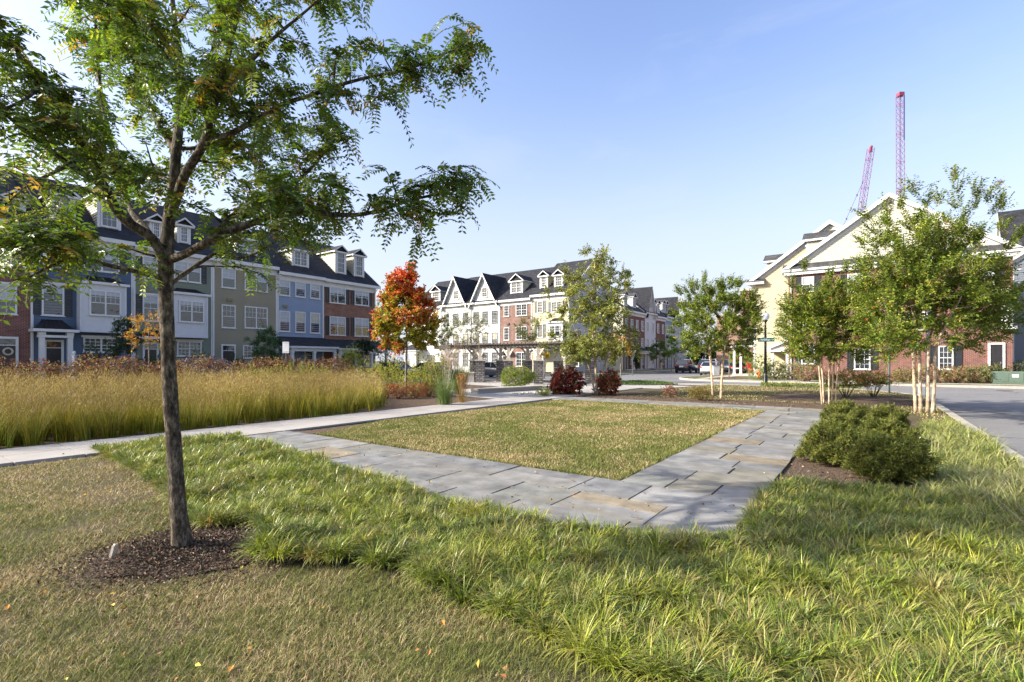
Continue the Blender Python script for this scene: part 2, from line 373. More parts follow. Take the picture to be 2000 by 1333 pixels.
def wbox(mb, W, a0, a1, o0, o1, z0, z1, mi=0):
    p = [W(a, o, z) for z in (z0, z1) for o in (o0, o1) for a in (a0, a1)]
    mb.add(p, [(0, 2, 3, 1), (4, 5, 7, 6), (0, 1, 5, 4), (2, 6, 7, 3), (0, 4, 6, 2), (1, 3, 7, 5)], mi)
def lap(mb, W, spans, z0, z1, pitch=.17, mi=0, base=0.004):
    """clapboards: real tilted boards; spans(z) gives the stretches of wall at that height"""
    z = z0
    while z < z1-.02:
        zt = min(z+pitch, z1)
        for a0, a1 in spans((z+zt)/2):
            o0, o1 = base+.032, base+.003
            mb.add([W(a0, o0, z), W(a1, o0, z), W(a1, o1, zt), W(a0, o1, zt), W(a0, 0, z), W(a1, 0, z)],
                   [(0, 1, 2, 3), (4, 5, 1, 0)], mi)
        z = zt
def window(par, W, a0, a1, z0, z1, n=1, grid=(2, 2), trim='white_trim', off=.02, blind=.0, head=False, curtain=None, gridlow=True):
    mb = MB(); fw = .085; o0, o1 = off-.01, off+.055
    wbox(mb, W, a0, a0+fw, o0, o1, z0, z1); wbox(mb, W, a1-fw, a1, o0, o1, z0, z1)
    wbox(mb, W, a0+fw, a1-fw, o0, o1, z1-fw, z1); wbox(mb, W, a0+fw, a1-fw, o0, o1, z0, z0+fw*.8)
    wbox(mb, W, a0-.05, a1+.05, o0, o1+.03, z0-.05, z0)
    if head: wbox(mb, W, a0-.10, a1+.10, o0, o1+.04, z1, z1+.13)
    ia0, ia1 = a0+fw, a1-fw; iz0, iz1 = z0+fw*.8, z1-fw; ww = (ia1-ia0)/n; g0, g1 = off+.005, off+.028
    for i in range(n):
        b0 = ia0+i*ww; b1 = b0+ww
        if i: wbox(mb, W, b0-.045, b0+.045, o0, o1-.005, iz0, iz1); b0 += .045
        if i < n-1: b1 -= .045
        zm = (iz0+iz1)/2; wbox(mb, W, b0, b1, g0, g1+.012, zm-.025, zm+.025)
        for (s0, s1, gd) in ((zm+.025, iz1, True), (iz0, zm-.025, gridlow)):
            if not gd or grid is None: continue
            for k in range(1, grid[0]):
                x = b0+(b1-b0)*k/grid[0]; wbox(mb, W, x-.011, x+.011, g0, g1, s0, s1)
            for k in range(1, grid[1]):
                zz = s0+(s1-s0)*k/grid[1]; wbox(mb, W, b0, b1, g0, g1-.003, zz-.011, zz+.011)
    f = mb.build('window', trim, par)
    g = MB(); g.add([W(ia0, off+.010, iz0), W(ia1, off+.010, iz0), W(ia1, off+.010, iz1), W(ia0, off+.010, iz1)], [(0, 1, 2, 3)])
    g.build('pane', 'glass', f)
    if blind:
        bm = MB(); zb = iz1-(iz1-iz0)*blind
        bm.add([W(ia0, off+.014, zb), W(ia1, off+.014, zb), W(ia1, off+.014, iz1), W(ia0, off+.014, iz1)], [(0, 1, 2, 3)])
        bm.build('blind', curtain or 'blind', f)
    return f
def shutters(par, W, a0, a1, z0, z1, mat='shutter_black', w=.34, off=.02):
    for x0, x1 in ((a0-.04-w, a0-.04), (a1+.04, a1+.04+w)):
        mb = MB(); o0, o1 = off-.01, off+.045
        wbox(mb, W, x0, x0+.05, o0, o1, z0, z1); wbox(mb, W, x1-.05, x1, o0, o1, z0, z1)
        for za, zb in ((z0, z0+.07), ((z0+z1)/2-.04, (z0+z1)/2+.04), (z1-.07, z1)): wbox(mb, W, x0+.05, x1-.05, o0, o1-.003, za, zb)
        wbox(mb, W, x0+.05, x1-.05, o0, off+.012, z0+.07, z1-.07)
        z = z0+.10
        while z < z1-.1:
            wbox(mb, W, x0+.05, x1-.05, off+.012, off+.028, z, z+.03); z += .075
        mb.build('shutter', mat, par)
def door(par, W, a0, a1, z0, z1, mat='door_dark', off=.02, transom=True, trim='white_trim', wreath=False):
    mb = MB(); fw = .12
    wbox(mb, W, a0-fw, a0, off-.01, off+.07, z0, z1+fw); wbox(mb, W, a1, a1+fw, off-.01, off+.07, z0, z1+fw)
    wbox(mb, W, a0, a1, off-.01, off+.07, z1, z1+fw)
    zt = z1-.34 if transom else z1
    if transom: wbox(mb, W, a0, a1, off-.01, off+.06, zt-.05, zt)
    f = mb.build('door', trim, par)
    if transom:
        g = MB(); wbox(g, W, a0, a1, off, off+.02, zt, z1); g.build('pane', 'glass', f); zt -= .05
    lf = MB(); wbox(lf, W, a0, a1, off, off+.025, z0, zt)
    for k in range(2):
        for q in range(3):
            xx0 = a0+.1+k*(a1-a0-.1)/2; xx1 = xx0+(a1-a0)/2-.15; zz = z0+.15+q*(zt-z0-.1)/3
            wbox(lf, W, xx0, xx1, off+.025, off+.036, zz, zz+(zt-z0)/3-.12)
    lf.build('door_leaf', mat, f)
    h = MB(); wbox(h, W, a1-.12, a1-.07, off+.025, off+.09, z0+.95, z0+1.1); h.build('handle', 'rim', f)
def dormer(par, xc, w, yf, z0, z1, roofz, n=1, kind='gable', wall='white_trim', cheek='siding_ivory', roof='shingle', grid=(3, 2), rise=None, pitch=.75, ov=.22):
    """front at y=yf, sill z0, eave z1; reaches back to where the main roof is as high"""
    yb = yf+(z1-z0)/roofz
    rise = rise if rise is not None else (w/2+ov)*pitch
    mb = MB(); x0, x1 = xc-w/2, xc+w/2; za = z0-.35
    mb.add([(x0, yf, za), (x1, yf, za), (x1, yf, z1), (x0, yf, z1)], [(0, 1, 2, 3)], 0)
    for x in (x0, x1):
        mb.add([(x, yf, za), (x, yf, z1), (x, yb, z1), (x, yb-.1, z1-.2)], [(0, 1, 2, 3)], 1)
    lap(mb, Wall('left', x0), lambda z: [(-min(yb, yf+max(0, (z-z0))/roofz+.3), -yf)], z0-.2, z1, mi=1)
    W2 = Wall('right', x1); lap(mb, W2, lambda z: [(yf, min(yb, yf+max(0, (z-z0))/roofz+.3))], z0-.2, z1, mi=1)
    for x in (x0, x1-.14): mb.box(x-.01, x+.15, yf-.025, yf+.02, za, z1, 0)
    d = mb.build('dormer', (wall, cheek), par)
    rb = MB(); yo = yf-ov
    if kind == 'gable':
        ybk = yf+(z1+rise-z0)/roofz+.1; ex = w/2+ov; t = .10
        for sg in (-1, 1):
            rb.add([(xc+sg*ex, yo, z1), (xc, yo, z1+rise), (xc, ybk, z1+rise), (xc+sg*ex, yb+.1, z1)], [(0, 1, 2, 3)], 1)
            rb.add([(xc+sg*ex, yo-.01, z1-t), (xc, yo-.01, z1+rise-t), (xc, yo-.01, z1+rise+.03), (xc+sg*(ex+.02), yo-.01, z1+.01),
                    (xc+sg*ex, yo+.06, z1-t), (xc, yo+.06, z1+rise-t)], [(0, 1, 2, 3), (0, 4, 5, 1)], 0)
            rb.add([(xc+sg*ex, yo, z1), (xc+sg*ex, yb+.1, z1), (xc+sg*ex, yb+.1, z1-t), (xc+sg*ex, yo, z1-t)], [(0, 1, 2, 3)], 0)
            rb.add([(xc+sg*ex, yo, z1-t), (xc+sg*ex, yb+.1, z1-t), (xc+sg*w/2, yb+.1, z1-t), (xc+sg*w/2, yo, z1-t)], [(0, 1, 2, 3)], 0)
        rb.add([(xc-w/2-.05, yf-.01, z1-.02), (xc+w/2+.05, yf-.01, z1-.02), (xc, yf-.01, z1+rise-t)], [(0, 1, 2)], 2)
        rb.box(xc-ex+.02, xc+ex-.02, yo+.01, yf+.02, z1-t-.06, z1-.02, 0)
    else:
        ybk = yf+(z1+rise-z0)/roofz+.1; ex = w/2+ov
        rb.add([(xc-ex, yo, z1), (xc+ex, yo, z1), (xc+w*.22, yf+.7, z1+rise), (xc-w*.22, yf+.7, z1+rise), (xc-ex, yb+.1, z1), (xc+ex, yb+.1, z1),
                (xc-w*.22, ybk, z1+rise), (xc+w*.22, ybk, z1+rise)], [(0, 1, 2, 3), (0, 3, 6, 4), (1, 5, 7, 2), (3, 2, 7, 6)], 1)
        rb.box(xc-ex, xc+ex, yo, yf+.05, z1-.13, z1-.003, 0); rb.box(xc-ex, xc-w/2, yf+.05, yb, z1-.13, z1-.003, 0); rb.box(xc+w/2, xc+ex, yf+.05, yb, z1-.13, z1-.003, 0)
    rb.build('dormer_roof', (wall, roof, 'shingle' if kind == 'gable' else wall), d)
    m = .17; wd = window(d, Wall('front', yf), x0+m, x1-m, z0+.12, z1-.12, n, grid, off=.01)
    for c in list(wd.children): c.parent = d
    return d
def hip_canopy(par, name, x0, x1, yf, z0, z1, mat='bronze_roof', ribs=7, sub=None):
    """flared metal roof over a bay or a doorway, on a white board"""
    mb = MB(); n = 6; pr = []
    for i in range(n+1):
        t = i/n; pr.append((t, z0+(z1-z0)*(t**1.6)))
    L = -yf; ins = min((x1-x0)*.28, L*.9)
    rows = [[(x0+ins*t, yf+L*t, z), (x1-ins*t, yf+L*t, z)] for t, z in pr]
    for i in range(n):
        a, b = rows[i], rows[i+1]
        mb.add([a[0], a[1], b[1], b[0]], [(0, 1, 2, 3)], 0)
        mb.add([a[0], b[0], (b[0][0], 0, b[0][2]), (a[0][0], 0, a[0][2])], [(0, 1, 2, 3)], 0)
        mb.add([a[1], b[1], (b[1][0], 0, b[1][2]), (a[1][0], 0, a[1][2])], [(0, 1, 2, 3)], 0)
    for k in range(ribs):
        s = k/(ribs-1)
        pts = [(r[0][0]+(r[1][0]-r[0][0])*s, r[0][1]-.01, r[0][2]+.01) for r in rows]
        mb.tube(pts, .018, 4, 0)
    mb.box(x0-.05, x1+.05, yf-.05, 0, z0-.16, z0, 1)
    return mb.build(name, (mat, 'white_trim'), par)
def downspout(par, x, z0, z1, y=-.06, mat='white_trim'):
    mb = MB(); mb.box(x-.045, x+.045, y-.03, y+.05, z0, z1-.5)
    mb.tube([(x, y, z1-.5), (x, y-.12, z1-.3), (x, y-.33, z1-.12)], .045, 6); mb.build('downspout', mat, par)
class House:
    def __init__(s, row, name, label, x0, x1, H=9.1, D=12.0, rise=4.4, base=0, wall='siding_grey', roof='shingle', laps=True, expose='', side=None, yset=0.0,
                 group=None, corner=True, foot=.5, cornice='white_trim', ov=.35, gable_mat=None):
        s.row = row; s.x0 = x0; s.W = x1-x0; s.base = base; s.y0 = yset; W = s.W
        o = row.w(x0, yset, base); s.e = thing(name, label, 'house', o, row.ang, group)
        s.H = H; s.D = D; s.rise = rise; s.slope = rise/(D/2); e = s.e
        mb = MB(); prof = [(0, 0), (D, 0), (D, H), (D/2, H+rise-.02), (0, H)]
        mb.prism([(y, z) for y, z in prof], 'x', .0, W, 0)
        mi = 0
        if laps: lap(mb, Wall('front', 0), lambda z: [(.0, W)], 0, H-.45)
        sidem = side or wall; smats = [wall]
        if sidem != wall: smats.append(sidem)
        gm = gable_mat or sidem
        if gm not in smats: smats.append(gm)
        for sd in expose:
            Ws = Wall('right', W) if sd == 'R' else Wall('left', 0)
            def spans(z):
                if z < H: lo, hi = 0, D
                else: lo = (z-H)/s.slope; hi = D-lo
                return [(lo, hi)] if sd == 'R' else [(-hi, -lo)]
            if sidem.startswith('siding'): lap(mb, Ws, spans, 0, H, mi=smats.index(sidem))
            if gm.startswith('siding'): lap(mb, Ws, spans, H, H+rise-.1, mi=smats.index(gm))
        mb.build('wall', smats, e)
        # roof
        rb = MB(); t = .16; xl = -.3 if 'L' in expose else 0; xr = W+.3 if 'R' in expose else W
        y0, y1 = -ov, D+ov; zf = H-ov*s.slope
        A = [(y0, zf+.03), (D/2, H+rise+.03), (D/2, H+rise+t), (y0, zf+t)]
        rb.prism(A, 'x', xl, xr, 0)
        Bq = [(y1, zf+.03), (D/2, H+rise+.03), (D/2, H+rise+t), (y1, zf+t)]
        rb.prism(Bq[::-1], 'x', xl, xr, 0)
        rb.build('roof', roof, e)
        cb = MB()
        cb.box(xl, xr, -ov-.06, -ov-.002, zf-.12, zf+.14)             # gutter
        cb.box(xl, xr, -ov, -.0, zf-.10, zf-.04)                   # soffit
        cb.box(0, W, -.07, .0, zf-.55, zf-.102)                     # frieze board
        cb.box(0, W, -.12, .0, zf-.20, zf-.101)
        for sd in expose:
            xx0, xx1 = (W+.30, W+.36) if sd == 'R' else (-.36, -.30)
            for yy, sg in ((0, 1), (D, -1)):
                a, b = (-ov-.05) if sg == 1 else D+ov+.05, D/2
                za, zb = H-(ov+.05)*s.slope, H+rise
                cb.add([(xx, a, za+q) for xx in (xx0, xx1) for q in (-.16, .17)]+[(xx, b, zb+q) for xx in (xx0, xx1) for q in (-.16, .17)],
                       [(0, 1, 3, 2), (4, 6, 7, 5), (0, 4, 5, 1), (2, 3, 7, 6), (0, 2, 6, 4), (1, 5, 7, 3)])
                xi = W+.0 if sd == 'R' else 0.0; xo = W+.3 if sd == 'R' else -.3
                cb.add([(xi, a, za-.03), (xo, a, za-.03), (xo, b, zb-.03), (xi, b, zb-.03)], [(0, 1, 2, 3)])      # soffit under the rake
                xb = W+.045 if sd == 'R' else -.045
                cb.add([(xi, a+sg*ov, za-.5+ov*s.slope), (xb, a+sg*ov, za-.5+ov*s.slope), (xb, b, zb-.42), (xi, b, zb-.42), (xb, a+sg*ov, za-.05+ov*s.slope), (xb, b, zb-.05)],
                       [(0, 1, 2, 3), (1, 4, 5, 2)])
        cb.build('cornice', cornice, e)
        if corner and wall.startswith('siding'):
            MB().box(0.001, .12, -.05, 0, 0, zf-.56).build('corner_board', 'white_trim', e); mc = MB().box(W-.12, W-.001, -.05, 0, 0, zf-.56)
            if 'R' in expose: mc.box(W-.001, W+.05, -.05, .12, 0, H-.05)
            mc.build('corner_board', 'white_trim', e)
    def F(s, c=0): return Wall('front', c)
    def lx(s, u, v, c=0): x, z = s.row.px(u, v, c+s.y0); return x-s.x0, z-s.base
    def rect(s, u0, v0, u1, v1, c=0):
        vm = (v0+v1)/2; um = (u0+u1)/2
        return s.lx(u0, vm, c)[0], s.lx(u1, vm, c)[0], s.lx(um, v1, c)[1], s.lx(um, v0, c)[1]
    def win(s, u0, v0, u1, v1, n=1, shut=None, **k):
        a0, a1, z0, z1 = s.rect(u0, v0, u1, v1); w = window(s.e, s.F(), a0, a1, z0, z1, n, **k)
        if shut: shutters(s.e, s.F(), a0, a1, z0, z1, shut)
        return w
    def dorm(s, u0, v0, u1, v1, yf=.8, **k):
        a0, a1, z0, z1 = s.rect(u0, v0, u1, v1, yf)
        z0 = s.H+yf*s.slope+.12
        return dormer(s.e, (a0+a1)/2, a1-a0, yf, z0, z1, s.slope, **k)
    def gwin(s, x0, x1, z0, z1, n=1, shut=None, **k):
        w = window(s.e, s.F(), x0, x1, z0, z1, n, **k)
        if shut: shutters(s.e, s.F(), x0, x1, z0, z1, shut)
def bay(h, u0, v0, u1, v1, win, roofv, proj=.7, n=2, blind=.0, ribs=7):
    a0, a1, z0, z1 = h.rect(u0, v0, u1, v1, -proj); W = Wall('front', -proj)
    mb = MB(); mb.box(a0, a1, -proj, 0, z0, z1)
    for x in (a0, a1-.12): mb.box(x, x+.12, -proj-.03, -proj-.001, z0, z1)
    mb.box(a0, a1, -proj-.04, -proj-.031, z0, z0+.12); mb.box(a0+.12, a1-.12, -proj-.025, -proj-.001, z0+.12, z0+.22)
    b = mb.build('bay_window', 'grey_trim', h.e)
    w0, w1, y0, y1 = h.rect(*win, -proj); wd = window(b, W, w0, w1, y0, y1, n, (3, 2), off=.03, blind=blind, gridlow=False)
    for c in list(wd.children): c.parent = b
    hip_canopy(b, 'bay_roof', a0-.1, a1+.1, -proj-.12, z1+.16, z1+.16+roofv, ribs=ribs)
    # small side light of the bay
    mb = MB(); mb.box(a1, a1+.02, -proj+.15, -.15, y0, y1); mb.build('pane', 'glass', b)
    return b
def vent(h, u, v):
    x, z = h.lx(u, v); mb = MB(); mb.box(x-.2, x+.2, -.10, 0, z-.12, z+.12)
    for k in range(4): mb.box(x-.19, x+.19, -.14, -.10, z-.11+k*.06, z-.08+k*.06)
    mb.build('wall_vent', 'siding_khaki' if h.row is LEFT else 'shutter_grey', h.e)

# ---- the left row: facade on N = -40, looking to +N
LEFT = Row(P(-40, 0), EA)
def le(u): return LEFT.px(u, 700)[0]
gl = 'terraced houses along the left side'
b = House(LEFT, 'brick_townhouse', 'dark red brick townhouse at the left edge of the photo, wreath on its door', le(60)-5.4, le(60), H=9.35, base=.25, wall='brick_red', laps=False, group=gl)
b.win(-10, 556, 33, 614, 1, blind=.5, head=True); b.win(-10, 470, 33, 518, 1, blind=.5, head=True)
a0, a1, z0, z1 = b.rect(-12, 662, 30, 716); door(b.e, b.F(), a0+.12, a1, .1, z1, 'door_dark')
a, z = b.lx(15, 687); wm = MB()
wm.lathe([(.10, 0), (.16, .0)], (0, 0, 0), 10); o = MB()
for k in range(14):
    t = 2*PI*k/14; o.tube([(a+.19*math.cos(t), -.10, z+.19*math.sin(t)), (a+.19*math.cos(t+.5), -.11, z+.19*math.sin(t+.5))], .05, 5)
o.build('wreath', 'stone_cap', b.e)
b.dorm(10, 388, 50, 428, n=1)
b = House(LEFT, 'navy_townhouse', 'navy blue clapboard townhouse with a white boxed bay and black shutters', le(60), le(260), H=9.25, base=.2, wall='siding_navy', group=gl)
b.win(83, 474, 124, 521, 1, 'shutter_black', blind=.55, head=True, gridlow=False); b.win(162.7, 478, 233, 531, 2, 'shutter_black', blind=.55, head=True, gridlow=False)
b.win(81, 556, 125, 617, 1, 'shutter_black', blind=.25, head=True, gridlow=False, grid=(2, 2))
bay(b, 156, 557, 247, 650, (174, 568, 236, 617), .42, blind=.18)
b.win(162, 660, 231, 689, 2, head=True, grid=(3, 2)); vent(b, 103, 548)
# columned doorway with a flared metal canopy
x0, x1, z0, z1 = b.rect(66, 640, 152, 652, -1.0); hc = hip_canopy(b.e, 'door_canopy', x0, x1, -1.1, z1-.1, z1+.5)
cm = MB()
for xx in (x0+.25, x1-.45):
    cm.box(xx, xx+.24, -.95, -.70, .0, z1-.27); cm.box(xx-.04, xx+.28, -.99, -.66, z1-.45, z1-.28); cm.box(xx-.04, xx+.28, -.99, -.66, 0, .18)
cm.box(x0+.2, x1-.2, -1.0, -.6, z1-.60, z1-.46); cm.build('column', 'white_trim', hc)
a0, a1, z0, z1 = b.rect(90, 668, 119, 712); door(b.e, b.F(), a0, a1, .15, z1, 'door_dark')
for q, (uu, k) in enumerate(((124, 0), (213, 0))): b.dorm(uu-23, 381, uu+23, 427, n=1)
downspout(b.e, .03, 0, 8.9)
b = House(LEFT, 'sage_townhouse', 'sage green clapboard townhouse with a white boxed bay, half hidden by the tree trunk', le(260), le(415), H=9.15, base=.15, wall='siding_sage', group=gl)
b.win(278, 500, 307, 544, 1, 'shutter_black', blind=.55, head=True, gridlow=False); b.win(339, 508, 392, 551, 2, 'shutter_black', blind=.5, head=True, gridlow=False)
b.win(278, 577, 309, 628, 1, 'shutter_black', blind=.3, head=True)
bay(b, 335, 577, 406, 660, (349, 588, 398, 630), .38, blind=.18)
b.win(345, 667, 393, 696, 2, head=True, grid=(3, 2)); vent(b, 291, 569)
x0, x1, z0, z1 = b.rect(272, 655, 330, 664, -.9); hc = hip_canopy(b.e, 'door_canopy', x0, x1, -1.0, z1-.1, z1+.4)
a0, a1, z0, z1 = b.rect(282, 672, 305, 712); door(b.e, b.F(), a0, a1, .15, z1, 'door_dark')
b.dorm(292, 432, 318, 466, n=1); b.dorm(346, 440, 372, 473, n=1)
downspout(b.e, .03, 0, 8.8)
b = House(LEFT, 'khaki_townhouse', 'khaki clapboard townhouse without shutters, between the sage and the powder blue ones', le(415), le(541), H=9.2, base=.1, wall='siding_khaki', group=gl)
b.win(432, 524, 459.5, 563, 1, blind=.55, gridlow=False); b.win(477, 531, 522, 569, 2, blind=.5, gridlow=False)
b.win(432, 596, 459.5, 641, 1, blind=.0, gridlow=False, grid=(3, 2)); b.win(477, 600, 522, 642, 2, gridlow=False, grid=(3, 2))
b.win(474, 675, 499, 700, 1, grid=(3, 2)); vent(b, 448, 586)
a0, a1, z0, z1 = b.rect(434.5, 676, 456.5, 716); door(b.e, b.F(), a0, a1, .1, z1, 'door_dark')
b.dorm(461, 466, 502.5, 496, n=2, grid=(2, 2)); downspout(b.e, .03, 0, 8.9)
b = House(LEFT, 'powder_blue_townhouse', 'powder blue clapboard townhouse with three tall windows on each floor and a columned porch', le(541), le(632), H=8.95, base=.05, wall='siding_powder', group=gl)
for u0, u1, va, vb, vc, vd in ((544.6, 566, 543, 578, 608, 648), (576, 596, 547.5, 581, 609.5, 650), (605, 624.5, 550.5, 584, 611.5, 651.5)):
    b.win(u0, va, u1, vb, 1, blind=.5, gridlow=False); b.win(u0, vc, u1, vd, 1, blind=.5, curtain='curtain' if u0 > 570 else None, gridlow=False, grid=(3, 2))
vent(b, 556, 599); b.dorm(570, 489, 603, 519, n=2, kind='hip', grid=(2, 2), rise=.5)
downspout(b.e, .03, 0, 8.6)
def porch(h, x0, x1, zr, depth=2.0, cols=3, zt=None, roof='shingle', floor=.15):
    mb = MB(); zt = zt or zr+.85
    mb.add([(x0-.15, -depth-.2, zr), (x1+.15, -depth-.2, zr), (x1+.15, 0, zt), (x0-.15, 0, zt), (x0-.15, 0, zr), (x1+.15, 0, zr)],
           [(0, 1, 2, 3), (0, 3, 4), (1, 5, 2)], 0)
    mb.box(x0-.15, x1+.15, -depth-.2, -.005, zr-.16, zr-.003, 1); mb.box(x0, x1, -depth, -depth+.2, zr-.42, zr-.162, 1)
    p = mb.build('porch', (roof, 'white_trim'), h.e); MB().box(x0-.1, x1+.1, -depth-.1, -.005, 0, floor).build('porch_floor', 'concrete', p)
    for i in range(cols):
        xx = x0+.02+(x1-x0-.24)*i/(cols-1); c = MB()
        c.box(xx, xx+.2, -depth+.001, -depth+.199, floor, zr-.423); c.box(xx-.03, xx+.23, -depth-.03, -depth+.23, floor, floor+.14); c.box(xx-.03, xx+.23, -depth-.03, -depth+.23, zr-.56, zr-.43)
        c.build('column', 'white_trim', p)
    return p
zz = b.lx(610, 677, -2)[1]; xa = b.lx(560, 700, -2)[0]; xb = b.lx(643, 700, -2)[0]
porch(b, max(.1, xa), b.W-.05, zz)
a0, a1, z0, z1 = b.rect(594, 679, 616, 712); b.gwin(a0, a1, z0, z1+.1, grid=(2, 2)); door(b.e, b.F(), .5, 1.4, .15, 2.3, 'siding_powder')
b = House(LEFT, 'orange_brick_townhouse', 'orange brick end townhouse with two pointed dormers, at the far end of the left row', le(632), le(733), H=8.95, base=0, wall='brick_orange', laps=False, expose='R', group=gl)
for va, vb, vc, vd, u0, u1 in ((561, 593, 619, 655.5, 643, 674.5), (566, 597, 622, 657.5, 692, 720)):
    b.win(u0, va, u1, vb, 2, 'shutter_black', grid=(2, 2), gridlow=False, blind=.4); b.win(u0, vc, u1, vd, 2, 'shutter_black', grid=(2, 2), gridlow=False, blind=.4)
b.dorm(655, 492, 676, 535, n=1); b.dorm(691, 499, 711, 540, n=1)
zz = b.lx(690, 681, -2)[1]; porch(b, .25, b.W-.1, zz, cols=4); b.gwin(3.6, 5.2, .9, 2.3, 2, grid=(2, 2)); door(b.e, b.F(), 1.2, 2.15, .15, 2.3, 'door_brown')
downspout(b.e, b.W-.08, 0, 8.6)

# ---- the middle row: facade on E = 49.6, looking to the park
MID = Row(P(0, 49.6), EA-PI/2)
def mx(u): return MID.px(u, 700)[0]
gm_ = 'terraced houses across the far street'
b = House(MID, 'stone_grey_townhouse', 'grey townhouse with one dormer behind the red tree, left of the white gabled house', mx(862)-6.2, mx(862), H=9.0, wall='siding_pale', expose='L', group=gm_)
b.gwin(1.0, 2.0, 7.0-.6, 8.0, 1, grid=(2, 2)); b.gwin(3.6, 5.2, 6.4, 8.0, 2, grid=(2, 2)); b.gwin(1.0, 2.0, 3.6, 5.3); b.gwin(3.6, 5.2, 3.6, 5.3, 2); door(b.e, b.F(), 1.0, 1.95, .1, 2.4, 'door_dark'); b.gwin(3.4, 5.0, .9, 2.3, 2)
dormer(b.e, 4.4, 1.7, .8, 9.0+.8*b.slope+.1, 11.2, b.slope, n=1); porch(b, .4, 2.8, 2.9, 1.5, 2)
def gabled(h, xc, hw, zb, zt, proud=.25, winr=None):
    """steep wall gable rising from the eave, with its own roof running back"""
    mb = MB(); mb.prism([(xc-hw, zb), (xc+hw, zb), (xc, zt)], 'y', -.03, .5, 0)
    def sp(z): k = hw*(zt-z)/(zt-zb); return [(xc-k, xc+k)] if k > .05 else []
    lap(mb, Wall('front', -.03), sp, zb, zt-.1, mi=0)
    yb = (zt-h.H)/h.slope+.2; ov = .45; sl = (zt-zb)/hw
    for sg in (-1, 1):
        ex = hw+.35; ze = zb-.35*sl
        A = [(xc+sg*ex, -ov, ze+.05), (xc, -ov, zt+.10), (xc, yb, zt+.10), (xc+sg*ex, max(.5, (ze-h.H)/h.slope), ze+.05)]
        Bv = [(p[0], p[1], p[2]-.12) for p in A]
        mb.add(A, [(0, 1, 2, 3)], 1); mb.add(Bv, [(0, 1, 2, 3)], 2)
        mb.add([A[0], A[1], (A[1][0], -ov, A[1][2]-.34), (A[0][0], -ov, A[0][2]-.34)], [(0, 1, 2, 3)], 2)
        mb.add([(A[0][0], -ov+.05, A[0][2]-.34), (A[1][0], -ov+.05, A[1][2]-.34), (A[1][0], -ov, A[1][2]-.34), (A[0][0], -ov, A[0][2]-.34)], [(0, 1, 2, 3)], 2)
        # cornice return at the foot of the gable
        x = xc+sg*hw*.93; mb.box(x-.55, x+.55, -.5, -.06, zb-.28, zb-.05, 2)
        mb.add([(x-.6, -.55, zb-.05), (x+.6, -.55, zb-.05), (x+.4, -.06, zb+.2), (x-.4, -.06, zb+.2)], [(0, 1, 2, 3), ], 1)
    g = mb.build('gable', ('siding_white', 'shingle', 'white_trim'), h.e)
    if winr: w = window(g, Wall('front', -.06), *winr, 1, (2, 2), off=.02); [setattr(c, 'parent', g) for c in list(w.children)]
for k, (ua, ub, gl_, gr_, ap, gw, label) in enumerate((
        (862, 920, 868, 911, (889.6, 540), (887, 568, 897, 585), 'white clapboard townhouse with a steep gable, the left one of the white pair'),
        (920, 977, 922, 970, (945.5, 534), (942, 562, 953, 581), 'white clapboard townhouse with a steep gable, beside the pinkish brick house'))):
    b = House(MID, 'white_gabled_townhouse', label, mx(ua), mx(ub), H=9.05, wall='siding_white', group=gm_)
    xa, _ = b.lx(gl_, 590); xb, zb = b.lx(gr_, 590); zt = b.lx(*ap)[1]
    a0, a1, z0, z1 = b.rect(*gw); gabled(b, (xa+xb)/2, (xb-xa)/2, 9.0, zt-.1, winr=(a0, a1, z0, z1))
    W = b.W
    for f in (.18, .50, .82):
        b.gwin(W*f-.45, W*f+.45, 6.2, 7.75, grid=(3, 2), trim='shutter_grey'); b.gwin(W*f-.45, W*f+.45, 3.3, 5.0, grid=(3, 2), trim='shutter_grey', blind=.5, curtain='curtain')
    b.gwin(W*.82-.45, W*.82+.45, .8, 2.5, grid=(2, 2), trim='shutter_grey'); b.gwin(W*.5-.45, W*.5+.45, .8, 2.5, grid=(2, 2), trim='shutter_grey')
    door(b.e, b.F(), W*.14-.3, W*.14+.62, .1, 2.4, 'red_trim' if k == 0 else 'door_dark'); downspout(b.e, .03, 0, 8.6)
    hip_canopy(b.e, 'door_canopy', W*.14-.6, W*.14+.95, -.9, 2.75, 3.1)
b = House(MID, 'pink_brick_townhouse', 'pinkish brick townhouse with one wide dormer, beside the white gables', mx(977), mx(1038), H=9.05, wall='brick_pink', laps=False, group=gm_)
b.win(984.5, 597, 995, 618.5, 1, grid=(3, 2)); b.win(1008, 594, 1030, 617, 2, grid=(3, 2)); b.win(984.5, 640, 995, 665, 1, grid=(3, 2)); b.win(1008, 638, 1030, 664, 2, grid=(3, 2))
b.win(1008, 688, 1030, 716, 2, grid=(3, 2)); door(b.e, b.F(), .5, 1.45, .1, 2.4, 'door_dark'); hip_canopy(b.e, 'door_canopy', .2, 1.75, -.9, 2.7, 3.1)
b.dorm(997, 549, 1021, 577, n=2, grid=(3, 2), cheek='siding_tan'); vent(b, 992, 633)
b = House(MID, 'cream_townhouse', 'cream clapboard corner townhouse with two narrow dormers and grey shutters', mx(1038), mx(1111), H=9.35, rise=4.5, wall='siding_cream', expose='R', side='siding_grey', group=gm_, laps=True)
b.win(1050, 589, 1060.5, 611, 1, 'shutter_grey', grid=(3, 2)); b.win(1077, 589, 1099, 610, 2, 'shutter_grey', grid=(3, 2)); b.win(1050, 634, 1060.5, 660, 1, 'shutter_grey')
bay(b, 1070, 631, 1099, 667, (1074, 636, 1095, 658), .45, proj=.7)
b.dorm(1054.5, 539, 1070, 567, n=1, cheek='siding_butter'); b.dorm(1082.5, 537, 1100, 565, n=1, cheek='siding_butter')
